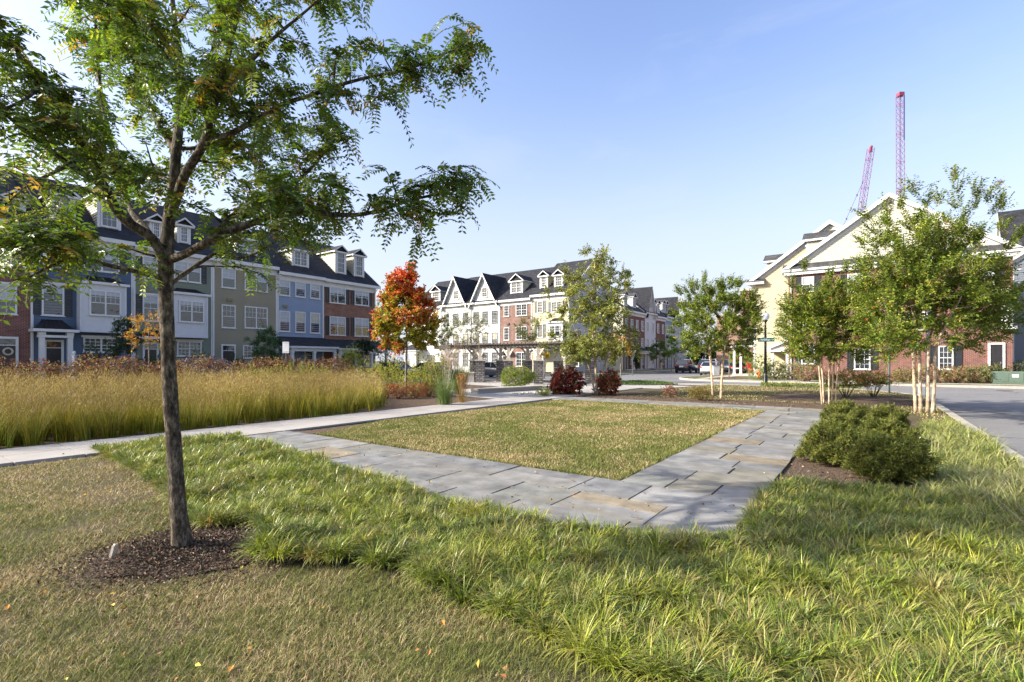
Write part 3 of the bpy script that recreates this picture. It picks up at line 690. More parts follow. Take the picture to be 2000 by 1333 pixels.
door(b.e, b.F(), .7, 1.65, .1, 2.4, 'door_dark'); b.gwin(4.6, 6.4, .8, 2.4, 2); porch(b, .3, 2.6, 2.8, 1.5, 2); downspout(b.e, .04, 0, 9)
Ws = Wall('right', b.W)
for y in (2.5, 6, 9.2):
    for z in (1, 3.5, 6.3): window(b.e, Ws, y-.5, y+.5, z, z+1.6, 1)
window(b.e, Ws, 5.4, 6.6, 10, 11.6, 2)

# ---- houses down the far street, left side: facade on N = -30
AWAY = Row(P(-30, 0), EA)
def ae(u): return AWAY.px(u, 700)[0]
ga = 'terraced houses down the far street'
edges = [ae(1217), ae(1259), ae(1280), ae(1299), ae(1313), ae(1326), ae(1336)]
specs = [('brick_red', 'shingle_light', 'dark red brick corner house with a bright gable end, first down the far street', 'brick_town_house', 'L'),
         ('siding_pale', 'shingle_light', 'pale grey clapboard house with a steep cross gable, second down the far street', 'grey_town_house', ''),
         ('brick_red', 'shingle_light', 'red brick house with two white dormers, third down the far street', 'brick_town_house', ''),
         ('siding_powder', 'shingle_light', 'pale blue house with small hooded bays, fourth down the far street', 'blue_town_house', ''),
         ('siding_white', 'shingle', 'white house partly behind the crape myrtle, fifth down the far street', 'white_town_house', ''),
         ('siding_grey', 'shingle', 'grey house almost hidden by leaves, farthest down the far street', 'grey_town_house', 'R')]
for i, (wl, rf, label, nm, ex) in enumerate(specs):
    x0, x1 = edges[i], edges[i+1]
    b = House(AWAY, nm, label, x0, x1, H=9.2+(.3 if i % 2 else 0), wall=wl, roof=rf, laps=(wl[:3] == 'sid' and i < 4), expose=ex, side='siding_ivory' if i == 0 else None, group=ga)
    W = b.W; nw = 3 if W > 5.5 else 2
    if i == 0:
        nw = 4
        for y in (3, 9):
            for z in (3.5, 6.3): window(b.e, Wall('left', 0), -y-.5, -y+.5, z, z+1.6, 1)
    for f in range(nw):
        xc = W*(f+.5)/nw; dw = .5
        for z in (3.4, 6.2): b.gwin(xc-dw, xc+dw, z, z+1.65, 1, grid=(2, 2), shut=None)
        if f: b.gwin(xc-dw, xc+dw, .8, 2.4, 1, grid=(2, 2))
    door(b.e, b.F(), W/nw/2-.45, W/nw/2+.45, .1, 2.4, 'door_dark')
    if i in (0, 1, 4): porch(b, .3, W*.7, 2.9, 1.7, 3)
    if i in (0, 2, 3):
        for f in (.3, .7): dormer(b.e, W*f, 1.3, .7, b.H+.7*b.slope+.1, b.H+2.4, b.slope, roof=rf, cheek='white_trim', grid=(2, 2))
    if i in (1, 4):
        xc = W/2; gabled(b, xc, W*.32, b.H-.1, b.H+4.2, winr=(xc-.4, xc+.4, b.H+.6, b.H+1.9))
    if i == 3:
        for xc in (W*.3, W*.75):
            mb = MB(); mb.box(xc-.9, xc+.9, -.6, 0, 3.0, 5.3); bb = mb.build('bay_window', 'white_trim', b.e)
            wd = window(bb, Wall('front', -.6), xc-.7, xc+.7, 3.7, 5.1, 2, (2, 2)); [setattr(c, 'parent', bb) for c in list(wd.children)]
            hip_canopy(bb, 'bay_roof', xc-1, xc+1, -.7, 5.45, 6.0, ribs=4)

# ---- right-hand corner: row runs away from the park, its end walls face us
RB = Row(P(-5.44, 46), EA+PI)     # x local runs back towards the park; x=0 is the near end wall
D1 = 13.04
def end_house(origin, label, name, depth_len, H, D, rise, wall, side, gable_mat, **k):
    rw = Row(origin, EA+PI)
    return House(rw, name, label, -depth_len, 0, H=H, D=D, rise=rise, wall=wall, side=side, gable_mat=gable_mat, expose='R', **k), rw
b, rw = end_house(P(-5.44, 46), 'large brick end house with a broad cream gable facing the park, at the right', 'brick_end_house', 5.2, 9.0, D1, 4.6, 'brick_red', 'brick_red', 'siding_ivory', laps=False, ov=.45, group=None)
Wl = b.W; Ws = Wall('right', Wl)
def sw(u0, v0, u1, v1, n=1, shut=None, **k):
    um, vm = (u0+u1)/2, (v0+v1)/2
    y0 = rw.side(u0, vm, 0)[0]; y1 = rw.side(u1, vm, 0)[0]; z0 = rw.side(um, v1, 0)[1]; z1 = rw.side(um, v0, 0)[1]
    window(b.e, Ws, y0, y1, z0, z1, n, off=.02, **k)
    if shut: shutters(b.e, Ws, y0, y1, z0, z1, shut, w=.4)
# pent roof and white band between brick and gable
mb = MB(); mb.box(Wl+.001, Wl+.28, -.3, D1+.3, 8.35, 8.75, 0); mb.box(Wl+.001, Wl+.40, -.4, D1+.4, 8.62, 8.80, 0)
mb.add([(Wl+.42, -.4, 8.802), (Wl+.42, D1+.4, 8.802), (Wl+.03, D1+.4, 9.25), (Wl+.03, -.4, 9.25)], [(0, 1, 2, 3)], 1)
mb.build('pent_roof', ('white_trim', 'shingle_light'), b.e)
sw(1566, 541, 1590, 571, 1, 'shutter_black', blind=.5, grid=(3, 2)); sw(1655, 535, 1685, 570, 1, 'shutter_black', blind=.5); sw(1775, 530, 1806, 568, 1, 'shutter_black', blind=.5); sw(1905, 524, 1942, 566, 1, 'shutter_black', blind=.5)
sw(1568, 610, 1592, 645, 1, 'shutter_black', blind=.4); sw(1775, 610, 1806, 645, 1, 'shutter_black', blind=.4)
sw(1565, 675, 1592, 711, 1, 'shutter_black', grid=(3, 2)); sw(1668, 682, 1700, 722, 1, 'shutter_black', grid=(3, 2)); sw(1832, 676, 1862, 722, 1, 'shutter_black', grid=(3, 2))
sw(1740, 457, 1764, 480, 2, grid=(2, 2))
y0 = rw.side(1934, 700, 0)[0]; y1 = rw.side(1958, 700, 0)[0]; door(b.e, Ws, y0, y1, .3, 2.55, 'door_dark', transom=False)
# corner balcony bay in white
ya = rw.side(1955, 640, -.0)[0]; yb = D1
mb = MB(); mb.box(Wl+.001, Wl+.35, ya, yb+.15, 3.55, 3.75, 0); mb.box(Wl+.02, Wl+.1, yb-.35, yb-.002, 3.75, 6.2, 0); mb.box(Wl+.02, Wl+.1, ya, ya+.15, 3.75, 6.2, 0)
mb.box(Wl+.02, Wl+.12, ya, yb, 6.0, 6.25, 0); mb.build('balcony', 'white_trim', b.e)
mb = MB()
for k in range(9): yy = ya+.2+k*.13; mb.box(Wl+.28, Wl+.30, yy, yy+.02, 3.76, 4.7)
mb.box(Wl+.27, Wl+.31, ya, yb, 4.7, 4.75); mb.build('railing', 'shutter_black', b.e)
window(b.e, Ws, ya+.18, yb-.4, 3.8, 5.95, 2, (2, 3), off=.03)
lt = MB(); lt.tube([(Wl, .45, 0), (Wl, .45, 0)], .01, 4)
yv = rw.side(1612, 525, 0)[0]; zv = rw.side(1612, 525, 0)[1]; mb = MB(); mb.lathe([(.02, 0), (.13, .0), (.13, .12), (.02, .16)], (Wl+.12, yv, zv), 10); mb.build('wall_lamp', 'white_trim', b.e)
mb = MB(); mb.box(Wl+.02, Wl+.12, .12, .22, .0, 8.2); mb.tube([(Wl+.07, .17, 8.2), (Wl+.15, .0, 8.45), (Wl+.3, -.4, 8.6)], .05, 6); mb.build('downspout', 'white_trim', b.e)
# long dormer seen side-on above the roof's left slope
def side_dormer(h, y0, z0, z1, x1, x0, cheek):
    """dormer on the front slope: its cheek faces the park"""
    mb = MB(); sl = h.slope
    W2 = Wall('right', x1); yb = y0+(z1-z0)/sl
    mb.add([(x1, y0, z0), (x1, y0, z1), (x1, yb, z1)], [(0, 1, 2)], 0); mb.add([(x0, y0, z0), (x0, y0, z1), (x0, yb, z1)], [(0, 1, 2)], 0)
    mb.add([(x0, y0, z0), (x1, y0, z0), (x1, y0, z1), (x0, y0, z1)], [(0, 1, 2, 3)], 1)
    lap(mb, W2, lambda z: [(y0, y0+(z-z0)/sl)], z0, z1, mi=0)
    mb.box(x1-.1, x1+.03, y0-.03, y0+.12, z0, z1, 1)
    d = mb.build('dormer', (cheek, 'white_trim'), h.e)
    r = MB(); xm = (x0+x1)/2; rs = .75; zr = z1+rs; ybk = y0+(zr-z0)/sl
    r.add([(x1+.25, y0-.3, z1), (xm, y0-.3, zr), (xm, ybk, zr), (x1+.25, yb+.2, z1)], [(0, 1, 2, 3)], 0)
    r.add([(x0-.25, y0-.3, z1), (xm, y0-.3, zr), (xm, ybk, zr), (x0-.25, yb+.2, z1)], [(0, 1, 2, 3)], 0)
    r.box(x1+.0, x1+.26, y0-.32, yb, z1-.16, z1-.004, 1); r.box(x0-.26, x0, y0-.32, yb, z1-.16, z1-.004, 1)
    r.add([(x1+.27, y0-.32, z1-.16), (xm, y0-.32, zr-.12), (xm, y0-.32, zr+.04), (x1+.27, y0-.32, z1+.03)], [(0, 1, 2, 3)], 1)
    r.add([(x0-.27, y0-.32, z1-.16), (xm, y0-.32, zr-.12), (xm, y0-.32, zr+.04), (x0-.27, y0-.32, z1+.03)], [(0, 1, 2, 3)], 1)
    r.build('dormer_roof', ('shingle_light', 'white_trim'), d)
    wd = window(d, Wall('front', y0), x0+.2, x1-.2, z0+.2, z1-.15, 1, (2, 2)); [setattr(c, 'parent', d) for c in list(wd.children)]
side_dormer(b, 1.2, 9.0+1.2*b.slope+.1, 11.35, b.W-1.2, b.W-3.2, 'siding_ivory')
# yellow neighbour set forward
y_h, ry = end_house(P(-8.9, 51.2), 'butter yellow clapboard house with side porch, left of the brick end house', 'yellow_end_house', 9.0, 9.05, 12.0, 4.4, 'siding_butter', 'siding_butter', 'siding_butter', ov=.45)
side_dormer(y_h, .9, 9.05+.9*y_h.slope+.1, 10.9, y_h.W-1.4, y_h.W-3.4, 'siding_butter')
mb = MB(); Wy = y_h.W; mb.box(Wy+.001, Wy+.5, -.55, .9, 8.55, 8.8, 0); mb.add([(Wy+.55, -.6, 8.8), (Wy+.55, 1.0, 8.8), (Wy+.02, .9, 9.1), (Wy+.02, -.5, 9.1)], [(0, 1, 2, 3)], 1); mb.build('cornice_return', ('white_trim', 'shingle_light'), y_h.e)
p = porch(y_h, Wy-3.4, Wy-.2, 2.9, 1.9, 2)
# small gabled side entry between the two houses
def side_entry():
    y0 = ry.side(1512, 690, 0)[0]; y1 = 3.46+.0
    x0 = Wy; mb = MB(); ym = y1+.35; 
    mb.add([(x0+2.2, y0-.3, 2.62), (x0+2.2, ym, 3.62), (x0-.0, ym, 3.62), (x0-.0, y0-.3, 2.62)], [(0, 1, 2, 3)], 1)
    mb.add([(x0+2.22, y0-.35, 2.40), (x0+2.22, ym, 3.42), (x0+2.22, ym, 3.66), (x0+2.22, y0-.35, 2.64)], [(0, 1, 2, 3)], 0)
    mb.add([(x0+2.0, y0, 2.30), (x0+2.0, y1, 2.30), (x0+2.0, y1, 3.30), (x0+2.0, y0, 2.62)], [(0, 1, 2, 3)], 0)
    mb.box(x0, x0+2.2, y0-.3, y1, 2.25, 2.40, 0)
    p = mb.build('porch', ('white_trim', 'shingle_light'), y_h.e)
    for yy in (y0, (y0+y1)/2+.3):
        c = MB(); c.box(x0+1.75, x0+2.0, yy, yy+.25, .1, 2.248); c.box(x0+1.72, x0+2.03, yy-.03, yy+.28, .1, .25); c.build('column', 'white_trim', p)
side_entry()
# slate-blue house at the far right with a small cross gable
d_h, rd = end_house(P(9.2, 56), 'dark slate clapboard house with a white-edged gable, cut by the right edge of the photo', 'slate_end_house', 9.0, 9.6, 11, 4.3, 'siding_slate', 'siding_slate', 'siding_slate')
gabled(d_h, d_h.W-2.6, 2.3, 9.5, 14.0)
W2 = Wall('right', d_h.W)
for y in (2.5, 6):
    for z in (3.4, 6.2): window(d_h.e, W2, y-.5, y+.5, z, z+1.6)

# brick mid-rise glimpsed behind the yellow house
ap = thing('apartment_block', 'plain brown brick apartment block glimpsed left of the yellow house', 'building', P(-14, 85), EA+PI)
mb = MB(); mb.box(-10, 14, 0, 14, 0, 10.6); mb.box(0, 14, -3, 0, 0, 7.4); mb.build('wall', 'brick_brown', ap)
mb = MB(); mb.box(-10.2, 14.2, -.2, 14.2, 10.6, 10.85); mb.box(-.2, 14.2, -3.2, -.2, 7.4, 7.6); mb.build('roof', 'stone_cap', ap)
for x in (1.5, 5, 8, 11):
    for z in (1, 4): window(ap, Wall('front', -3), x, x+1.4, z, z+1.6, 2)
for y in (1, 5, 9):
    for z in (1, 4, 7.6): window(ap, Wall('right', 14), y, y+1.4, z, z+1.6, 2)
# ------------------------------------------------------------------ ground, roads, paving
def sheet(name, pts, z, mat, label=None, thick=None, kind='structure'):
    mb = MB(); n = len(pts)
    if thick: mb.prism([(p[0], p[1]) for p in pts], 'z', z-thick, z)
    else: mb.add([(p[0], p[1], z) for p in pts], [tuple(range(n))])
    return tag(mb.build(name, mat), label, kind=kind)
def NEp(pts): return [tuple(P(n, e))[:2] for n, e in pts]
RZ = -.12     # road level
tag(obj('ground', None), None) if False else None
mb = MB(); S = 900
mb.add([(-S, -S, RZ-.02), (S, -S, RZ-.02), (S, S, RZ-.02), (-S, S, RZ-.02)], [(0, 1, 2, 3)]); g = mb.build('ground', 'far_grass'); tag(g, kind='structure')
sheet('road', NEp([(-36, -60), (60, -60), (60, 150), (-36, 150)]), RZ, 'asphalt')
def arc(cx, cy, r, a0, a1, n=8): return [(cx+r*math.cos(math.radians(a0+(a1-a0)*i/n)), cy+r*math.sin(math.radians(a0+(a1-a0)*i/n))) for i in range(n+1)]
def block(name, poly, kerbname, mat='lawn_soil', kw=.18, soilz=0.0):
    """raised block: kerb ring outside, ground inside; poly in (n,e) counter-clockwise"""
    n = len(poly); inner = []
    for i in range(n):
        p0, p1, p2 = Vector(poly[i-1]), Vector(poly[i]), Vector(poly[(i+1) % n])
        d1 = (p1-p0).normalized(); d2 = (p2-p1).normalized(); n1 = Vector((-d1.y, d1.x)); n2 = Vector((-d2.y, d2.x))
        b = (n1+n2); b = b/max(b.length_squared/2, .3); inner.append(tuple(p1+b*kw*.999))
    O3 = NEp(poly); I3 = NEp(inner); mb = MB(); vs = [(x, y, RZ-.01) for x, y in O3]+[(x, y, .02) for x, y in O3]+[(x, y, .02) for x, y in I3]+[(x, y, -.02) for x, y in I3]
    fs = []
    for i in range(n):
        j = (i+1) % n; fs += [(i, j, n+j, n+i), (n+i, n+j, 2*n+j, 2*n+i), (2*n+i, 2*n+j, 3*n+j, 3*n+i)]
    mb.add(vs, fs); tag(mb.build(kerbname, 'kerb_concrete'), kind='structure')
    sheet(name, I3, soilz, mat)
park = [(-25, -25), (1.9, -25), (1.9, 26.5)]+arc(-4.6, 26.0, 6.5, 0, 90)[1:]+[(-19, 32.5)]+arc(-20, 27.5, 5, 90, 180)[1:]
block('park_lawn', park, 'kerb')
block('left_yard', [(-60, -25), (-34, -25), (-34, 36)]+arc(-38, 38, 4, 0, 90)+[(-60, 42)], 'kerb', 'far_grass')
block('middle_yard', [(-70, 44.3), (-26, 44.3)]+arc(-26, 48.3, 4, -90, 0)[1:]+[(-22, 140), (-70, 140)], 'kerb', 'far_grass')
block('right_yard', [(-13.5, 46)]+arc(-9, 44.2, 4.5, 180, 270)[0:]+[(-8, 39.6), (50, 39.6), (50, 140), (-13.5, 140)], 'kerb', 'far_grass')
block('far_yard', [(11, -25), (50, -25), (50, 30), (11, 30)], 'kerb', 'far_grass')
def paving(name, rects, mat, cols, th=.03, z=.03, gap=.012, jit=0.0, parent=None, kind='structure', rough=0, egap=1.0):
    """separate slabs laid in the (n,e) grid, each with its own stone colour"""
    V, Q, CC = [], [], []
    for i, (n0, n1, e0, e1) in enumerate(rects):
        c = cols(i); g = gap*(1+R.uniform(-.3, 1.0)); ge = g*egap; zz = z+R.uniform(-1, 1)*rough; t1, t2 = R.uniform(-1, 1, 2)*rough
        b = len(V); q = [(n0+g/2, e0+ge/2), (n1-g/2, e0+ge/2), (n1-g/2, e1-ge/2), (n0+g/2, e1-ge/2)]
        q = [(a+R.uniform(-jit, jit), bb+R.uniform(-jit, jit)) for a, bb in q]; zs = [zz, zz+t1, zz+t1+t2, zz+t2]
        V += [tuple(P(a, bb, zk-th)) for (a, bb), zk in zip(q, zs)]+[tuple(P(a, bb, zk)) for (a, bb), zk in zip(q, zs)]
        Q += [(b+4, b+5, b+6, b+7)]+[(b+k, b+(k+1) % 4, b+4+(k+1) % 4, b+4+k) for k in range(4)]
        CC += [c]*8
    o = np_mesh(name, np.array(V), np.array(Q), None, np.array(CC), mat, parent); return tag(o, kind=kind)
N0, N1, NR = -9.83, -2.48, -.95; E0, E1, E2, EF = 3.75, 5.67, 16.2, 17.6
rects = []
def courses(n0, n1, e0, e1, step, lmin, lmax, rg):
    e = e0; k = 0
    while e < e1-.05:
        h = min(step*rg.uniform(.8, 1.25), e1-e)
        if e1-e-h < .25: h = e1-e
        a = n0; 
        while a < n1-.02:
            l = rg.uniform(lmin, lmax)
            if n1-a-l < .35: l = n1-a
            if rg.random() < .22 and h > .5 and l > .7:
                rects.append((a, a+l, e, e+h*.55)); rects.append((a, a+l, e+h*.55, e+h))
            else: rects.append((a, a+l, e, e+h))
            a += l
        e += h
rg = np.random.default_rng(11)
courses(N0, NR, E0, E1, .64, .7, 1.35, rg); courses(N1, NR, E1, E2, .56, .5, 1.1, rg); courses(N0, NR, E2, EF, .48, .55, 1.1, rg)
STONE = [(.268, .262, .245), (.238, .236, .225), (.298, .288, .265), (.228, .223, .205), (.275, .255, .20), (.285, .235, .16), (.252, .252, .222)]
paving('bluestone_path', rects, 'slab', lambda i: np.array(STONE[rg.choice(7, p=[.24, .22, .14, .1, .14, .07, .09])])*rg.uniform(.62, .86), z=.035, th=.05, gap=.018, rough=.003, egap=.35)
wr = []
e = -12.0
while e < 25.6:
    sh = .0 if e > 3 else (3-e)*.03
    wr += [(N0-.83-sh, N0-.02-sh, e, e+.8), (N0-1.66-sh, N0-.83-sh, e, e+.8)]; e += .8
paving('walkway', wr, 'concrete_slab', lambda i: np.array((.33, .305, .275))*rg.uniform(.95, 1.05), z=.045, th=.08, gap=.010)
# concrete plaza under the pergola and pavements along the roads
sheet('plaza', NEp([(-17, 16.0), (-11.55, 15.2), (-11.55, 25.6), (-9.0, 25.6), (-8.2, 29.3), (-22, 29.3), (-22, 23.5), (-17, 22.4)]), .012, 'concrete')
for nm, q in (('pavement', [(-36, -25), (-34.9, -25), (-34.9, 40), (-36, 40)]), ('pavement', [(-68, 46), (-25, 46), (-25, 47.4), (-68, 47.4)]),
              ('pavement', [(-11.5, 41.2), (49, 41.2), (49, 42.5), (-11.5, 42.5)]), ('pavement', [(-11.5, 42.504), (-10.2, 42.504), (-10.2, 100), (-11.5, 100)]),
              ('pavement', [(-25.2, 47.404), (-24, 47.404), (-24, 120), (-25.2, 120)]), ('pavement', [(-8.0, 30.4), (-18.9, 30.4), (-18.9, 31.6), (-8.0, 31.6)])):
    sheet(nm, NEp(q), .016, 'concrete')
def bed(name, poly, z=.008, mat='mulch', seed=0, n=24, amp=.12):
    rr = np.random.default_rng(seed); pts = []
    for i in range(len(poly)):
        a, b = np.array(poly[i]), np.array(poly[(i+1) % len(poly)])
        k = max(1, int(np.linalg.norm(b-a)/.5))
        for j in range(k): pts.append(tuple(a+(b-a)*j/k+rr.uniform(-amp, amp, 2)*(1 if j else .3)))
    return sheet(name, pts, z, mat)
bed('mulch_bed', NEp([(-11.0, 17.65), (-.2, 17.65), (-.1, 20.0), (-3, 20.2), (-6, 19.6), (-9, 19.8), (-11.0, 21.6)]), seed=1)
bed('mulch_bed', NEp([(-.93, 6.8), (.45, 6.9), (.7, 17.4), (-.93, 17.5)]), z=.010, seed=2, amp=.06)
bed('mulch_bed', NEp([(-3.5, 20.9), (1.2, 20.4), (1.3, 25.5), (-3.0, 26.8)]), seed=3)
bed('mulch_bed', NEp([(-17.5, 11.5), (-11.6, 8.6), (-11.6, 14.9), (-17, 15.7)]), seed=5)
bed('mulch_bed', NEp([(-21.5, 17), (-17.1, 16.5), (-17.1, 22.3), (-21.5, 23.2)]), seed=6)
tr = [(-2.54+.56*math.cos(t)*(1-.10*math.sin(3*t)-.07*math.sin(7*t+1)), 3.86+.49*math.sin(t)*(1-.10*math.sin(3*t)-.07*math.sin(7*t+1))) for t in np.linspace(0, 2*PI, 40, endpoint=False)]
mb = MB(); mb.add([(x, y, .012) for x, y in tr]+[(-2.54, 3.8, .07)], [(i, (i+1) % 40, 40) for i in range(40)], sm=True); tag(mb.build('mulch_ring', 'mulch'), kind='structure')
bed('soil_strip', NEp([(-10.2, E1-.1), (N0+.0, E1-.1), (N0+.0, 12), (-9.6, 9), (-9.2, E1)]), z=.006, seed=8)
# street drain cover, stones
mc = thing('manhole_cover', 'dark round manhole cover in the road at the right edge', 'manhole cover', G(1962, 764, RZ)+Vector((0, 0, .003)))
mb = MB(); mb.lathe([(0.001, .012), (.30, .012), (.34, .004), (.34, 0)], k=20); mb.build('lid', 'manhole', mc)

# ------------------------------------------------------------------ grasses
def scatter(n, x0, x1, y0, y1): return R.uniform(x0, x1, n), R.uniform(y0, y1, n)
def frustum_pts(n, y0, y1, power=1.0, margin=1.12, umax=None):
    """points over the ground in view, denser close by"""
    t = R.random(n); Y = y0*(y1/y0)**(t**power); X = R.uniform(-1, 1, n)*1.03*margin*Y; return X, Y
LIR = [G(*p) for p in [(182, 882), (240, 907), (330, 968), (375, 1042), (455, 1085), (520, 1108), (700, 1106), (800, 1128), (870, 1180), (1010, 1222), (1100, 1275), (1210, 1318), (1330, 1360), (1450, 1480)]]
LIR = [(p.x, p.y) for p in LIR]
rt = [tuple(P(n, e))[:2] for n, e in [(2.0, -.5), (1.72, 6.2), (.9, 7.1), (-.7, 6.9), (-.92, 6.0), (-.90, 4.45), (-.98, 4.18), (-1.5, 3.86), (-2.2, 3.68), (-3.4, 3.74), (-5.4, 4.0), (-8.4, 4.45), (-9.75, 4.6)]]
near_off = [(1.9, .9), (3.2, .4)]
LIRP = LIR+near_off+rt
VERGE = [tuple(P(n, e))[:2] for n, e in [(.52, 6.4), (1.72, 5.8), (1.72, 13.2), (1.45, 15.8), (1.0, 15.2), (.6, 12)]]
LAWN2 = NEp([(N0+.9, E1+.02), (N1-.02, E1+.02), (N1-.02, E2-.02), (N0+.45, E2-.02), (N0+.12, 8)])
PK = NEp(park); MULCHX = [NEp([(-11.3, 17.6), (0, 17.6), (0, 20.2), (-6, 19.8), (-11.3, 21.5)]), NEp([(-1, 6.8), (.45, 6.9), (.7, 17.4), (-1, 17.5)])]
TALL = NEp([(-11.85, -8), (-11.8, 9.0), (-12.6, 10.6), (-15.5, 12.6), (-20.5, 14.5), (-22.0, 12), (-20.5, -8)])
# dry lawn in the foreground, lawn panel and strips beyond: short blades
X, Y = frustum_pts(560000, 1.9, 9.0, .95)
rga = np.arctan2(Y-3.86, X+2.56); ring = (((X+2.56)/.64)**2+((Y-3.86)/.56)**2)*(1+.20*np.sin(3*rga)+.14*np.sin(7*rga+1)+R.normal(0, .26, len(X))) > 1.0
n_, e_ = X*NX+Y*NY, X*EX+Y*EY
k = ring & ~inside(LIRP, X, Y) & (n_ < 1.7) & ~((n_ > N0-1.75) & (n_ < N0+.03)) & ~((n_ > N0) & (e_ > 3.6)) & (n_ > -15) & ~inside(TALL, X, Y)
k &= R.random(len(X)) < .30+1.5*np.clip(vnoise(X, Y, 2.2, 12)*.6+vnoise(X, Y, 7.0, 13)*.4-.18, 0, 1)
X, Y = X[k], Y[k]; n = len(X)
dn = vnoise(X, Y, .9, 1)*.6+vnoise(X, Y, 3.2, 2)*.4
DRY = [(.52, .40, .21), (.39, .29, .15), (.64, .51, .31), (.24, .175, .08)]; GRN = [(.15, .175, .045), (.21, .225, .06), (.105, .13, .032), (.28, .27, .09)]
gm = R.random(n) < (.48+1.7*(dn-.45)); col = np.where(gm[:, None], pal(GRN, n), pal(DRY, n)); d = Y
ln = R.uniform(.022, .060, n)*(.8+.5*dn); wd = .0012+.0007*d
L1 = blades('lawn_grass', np.stack([X, Y, np.zeros(n)], 1), R.uniform(0, 2*PI, n), ln, wd*R.uniform(.7, 1.3, n), R.uniform(.1, 1.0, n), R.uniform(.9, 1.7, n), col, segs=2)
tag(L1, 'short dry yellow-green lawn grass in the foreground', kind='stuff')
n = 260000; a = R.random(n)**1.35; X = R.uniform(-7, 10, n); 
ee = E1+(E2-E1)*R.random(n)**1.25; nn = R.uniform(N0, N1, n); X = EX*ee+NX*nn; Y = EY*ee+NY*nn
k = inside(LAWN2, X, Y); X, Y = X[k], Y[k]; n = len(X); dn = vnoise(X, Y, .8, 3)*.5+vnoise(X, Y, 2.6, 4)*.5
nn = X*NX+Y*NY; ee = X*EX+Y*EY; edge = np.minimum(np.minimum(N1-nn, ee-E1), 1)
gm = R.random(n) < (.68+1.3*(dn-.5)); col = np.where(gm[:, None], pal(GRN, n), pal(DRY, n))
L2 = blades('lawn_grass', np.stack([X, Y, np.full(n, .015)], 1), R.uniform(0, 2*PI, n), R.uniform(.025, .055, n)*(1+.5*(edge < .15)), .0025+.00075*Y, R.uniform(.1, .9, n), R.uniform(.6, 1.5, n), col, segs=2)
tag(L2, 'mown square of yellow-green grass inside the stone path', kind='stuff')
# farther strips of lawn towards the road
n = 130000; X, Y = R.uniform(-3, 22, n), R.uniform(10, 32, n); nn = X*NX+Y*NY; ee = X*EX+Y*EY
k = (nn > -8.2) & (nn < 1.6) & (ee > 17.7) & (ee < 32) & inside(PK, X, Y) & ~inside(MULCHX[0], X, Y)
k |= (nn > 1.0) & (nn < 1.7) & (ee > 12) & (ee < 26)
k &= ~((nn > -3.4) & (nn < 1.2) & (ee > 20.8) & (ee < 25.4)) & ~((nn > -18.9) & (nn < -8) & (ee > 30.2)); X, Y = X[k], Y[k]; n = len(X)
col = np.where((R.random(n) < .55)[:, None], pal(GRN, n), pal(DRY, n))
tag(blades('lawn_grass', np.stack([X, Y, np.zeros(n)], 1), R.uniform(0, 2*PI, n), R.uniform(.03, .06, n), .013+R.random(n)*.008, R.uniform(.1, .9, n), R.uniform(.6, 1.4, n), col, segs=2), 'rough grass strip between the mulch bed and the road', kind='stuff')
# liriope: arching strap leaves in clumps
LS = [(x+.0, y) for x, y in LIRP]; tag(sheet('planting_soil', LS, .010, 'bed_soil'), kind='structure')
tag(sheet('planting_soil', VERGE, .012, 'bed_soil'), kind='structure')
def clumps(poly, sp, bx, seed=0):
    x0, x1, y0, y1 = bx; xs, ys = np.meshgrid(np.arange(x0, x1, sp), np.arange(y0, y1, sp*.87)); xs = xs+(np.arange(ys.shape[0])[:, None] % 2)*sp/2
    xs, ys = xs.ravel()+R.uniform(-.35, .35, xs.size)*sp, ys.ravel()+R.uniform(-.35, .35, ys.size)*sp
    k = inside(poly, xs, ys); xs, ys = xs[k], ys[k]; k = (np.abs(xs) < 1.22*ys+.6); return xs[k], ys[k]
def strap_mass(name, label, poly, sp, bx, nb, L0, L1_, w0, colors, tips, lean=(.0, .95), arch=1.9, mat='strap', wlod=.0010, z=0.0, spread=.035, avoid=None, tall=None, kind='stuff', pooljit=.16, mound=.0):
    cx, cy = clumps(poly, sp, bx)
    if avoid is not None: k = ~avoid(cx, cy); cx, cy = cx[k], cy[k]
    m = len(cx); kk = np.maximum(8, (nb*np.clip(5.0/cy, .35, 1.25)).astype(int)); idx = np.repeat(np.arange(m), kk); n = len(idx)
    chead = R.uniform(0, 2*PI, m); hd = R.uniform(0, 2*PI, n); ct = (R.normal(0, .12, m))[idx]
    rr = np.abs(R.normal(0, 1, n))*spread; px = cx[idx]+np.cos(hd)*rr; py = cy[idx]+np.sin(hd)*rr
    hd = hd+R.normal(0, .35, n); th0 = R.uniform(lean[0], lean[1], n)**1.0; th1 = th0+R.uniform(.35, 1.0, n)*arch
    # a little wind from the left: heads drift to +x
    ln = R.uniform(L0, L1_, n)*(.72+.62*vnoise(px, py, 2.3, 9)); ln *= (1+.12*R.normal(0, 1, m))[idx]
    cl = pal(colors, m, .10)[idx]*(1+R.normal(0, pooljit, (n, 1))); cl2 = pal(colors, n, pooljit); c = np.clip(cl*.5+cl2*.5, .005, 1)
    tp = pal(tips, n, .12); usetip = (R.random(n) < .35)[:, None]; tp = np.where(usetip, tp, c*1.12)
    w = (w0+wlod*py)*R.uniform(.7, 1.25, n)
    o = blades(name, np.stack([px, py, z+mound*np.clip(vnoise(px, py, 1.5, 41)*.6+vnoise(px, py, 3.6, 42)*.4-.2, 0, 1)], 1), hd, ln, w, th0, th1, c, tp, segs=4, mat=mat, twist=R.uniform(-.6, .6, n)); tag(o, label, kind=kind); return o
LC = [(.13, .195, .018), (.22, .28, .026), (.36, .39, .045), (.045, .08, .012), (.38, .38, .06), (.23, .245, .032), (.155, .215, .022), (.34, .25, .10), (.075, .125, .02), (.06, .10, .016)]
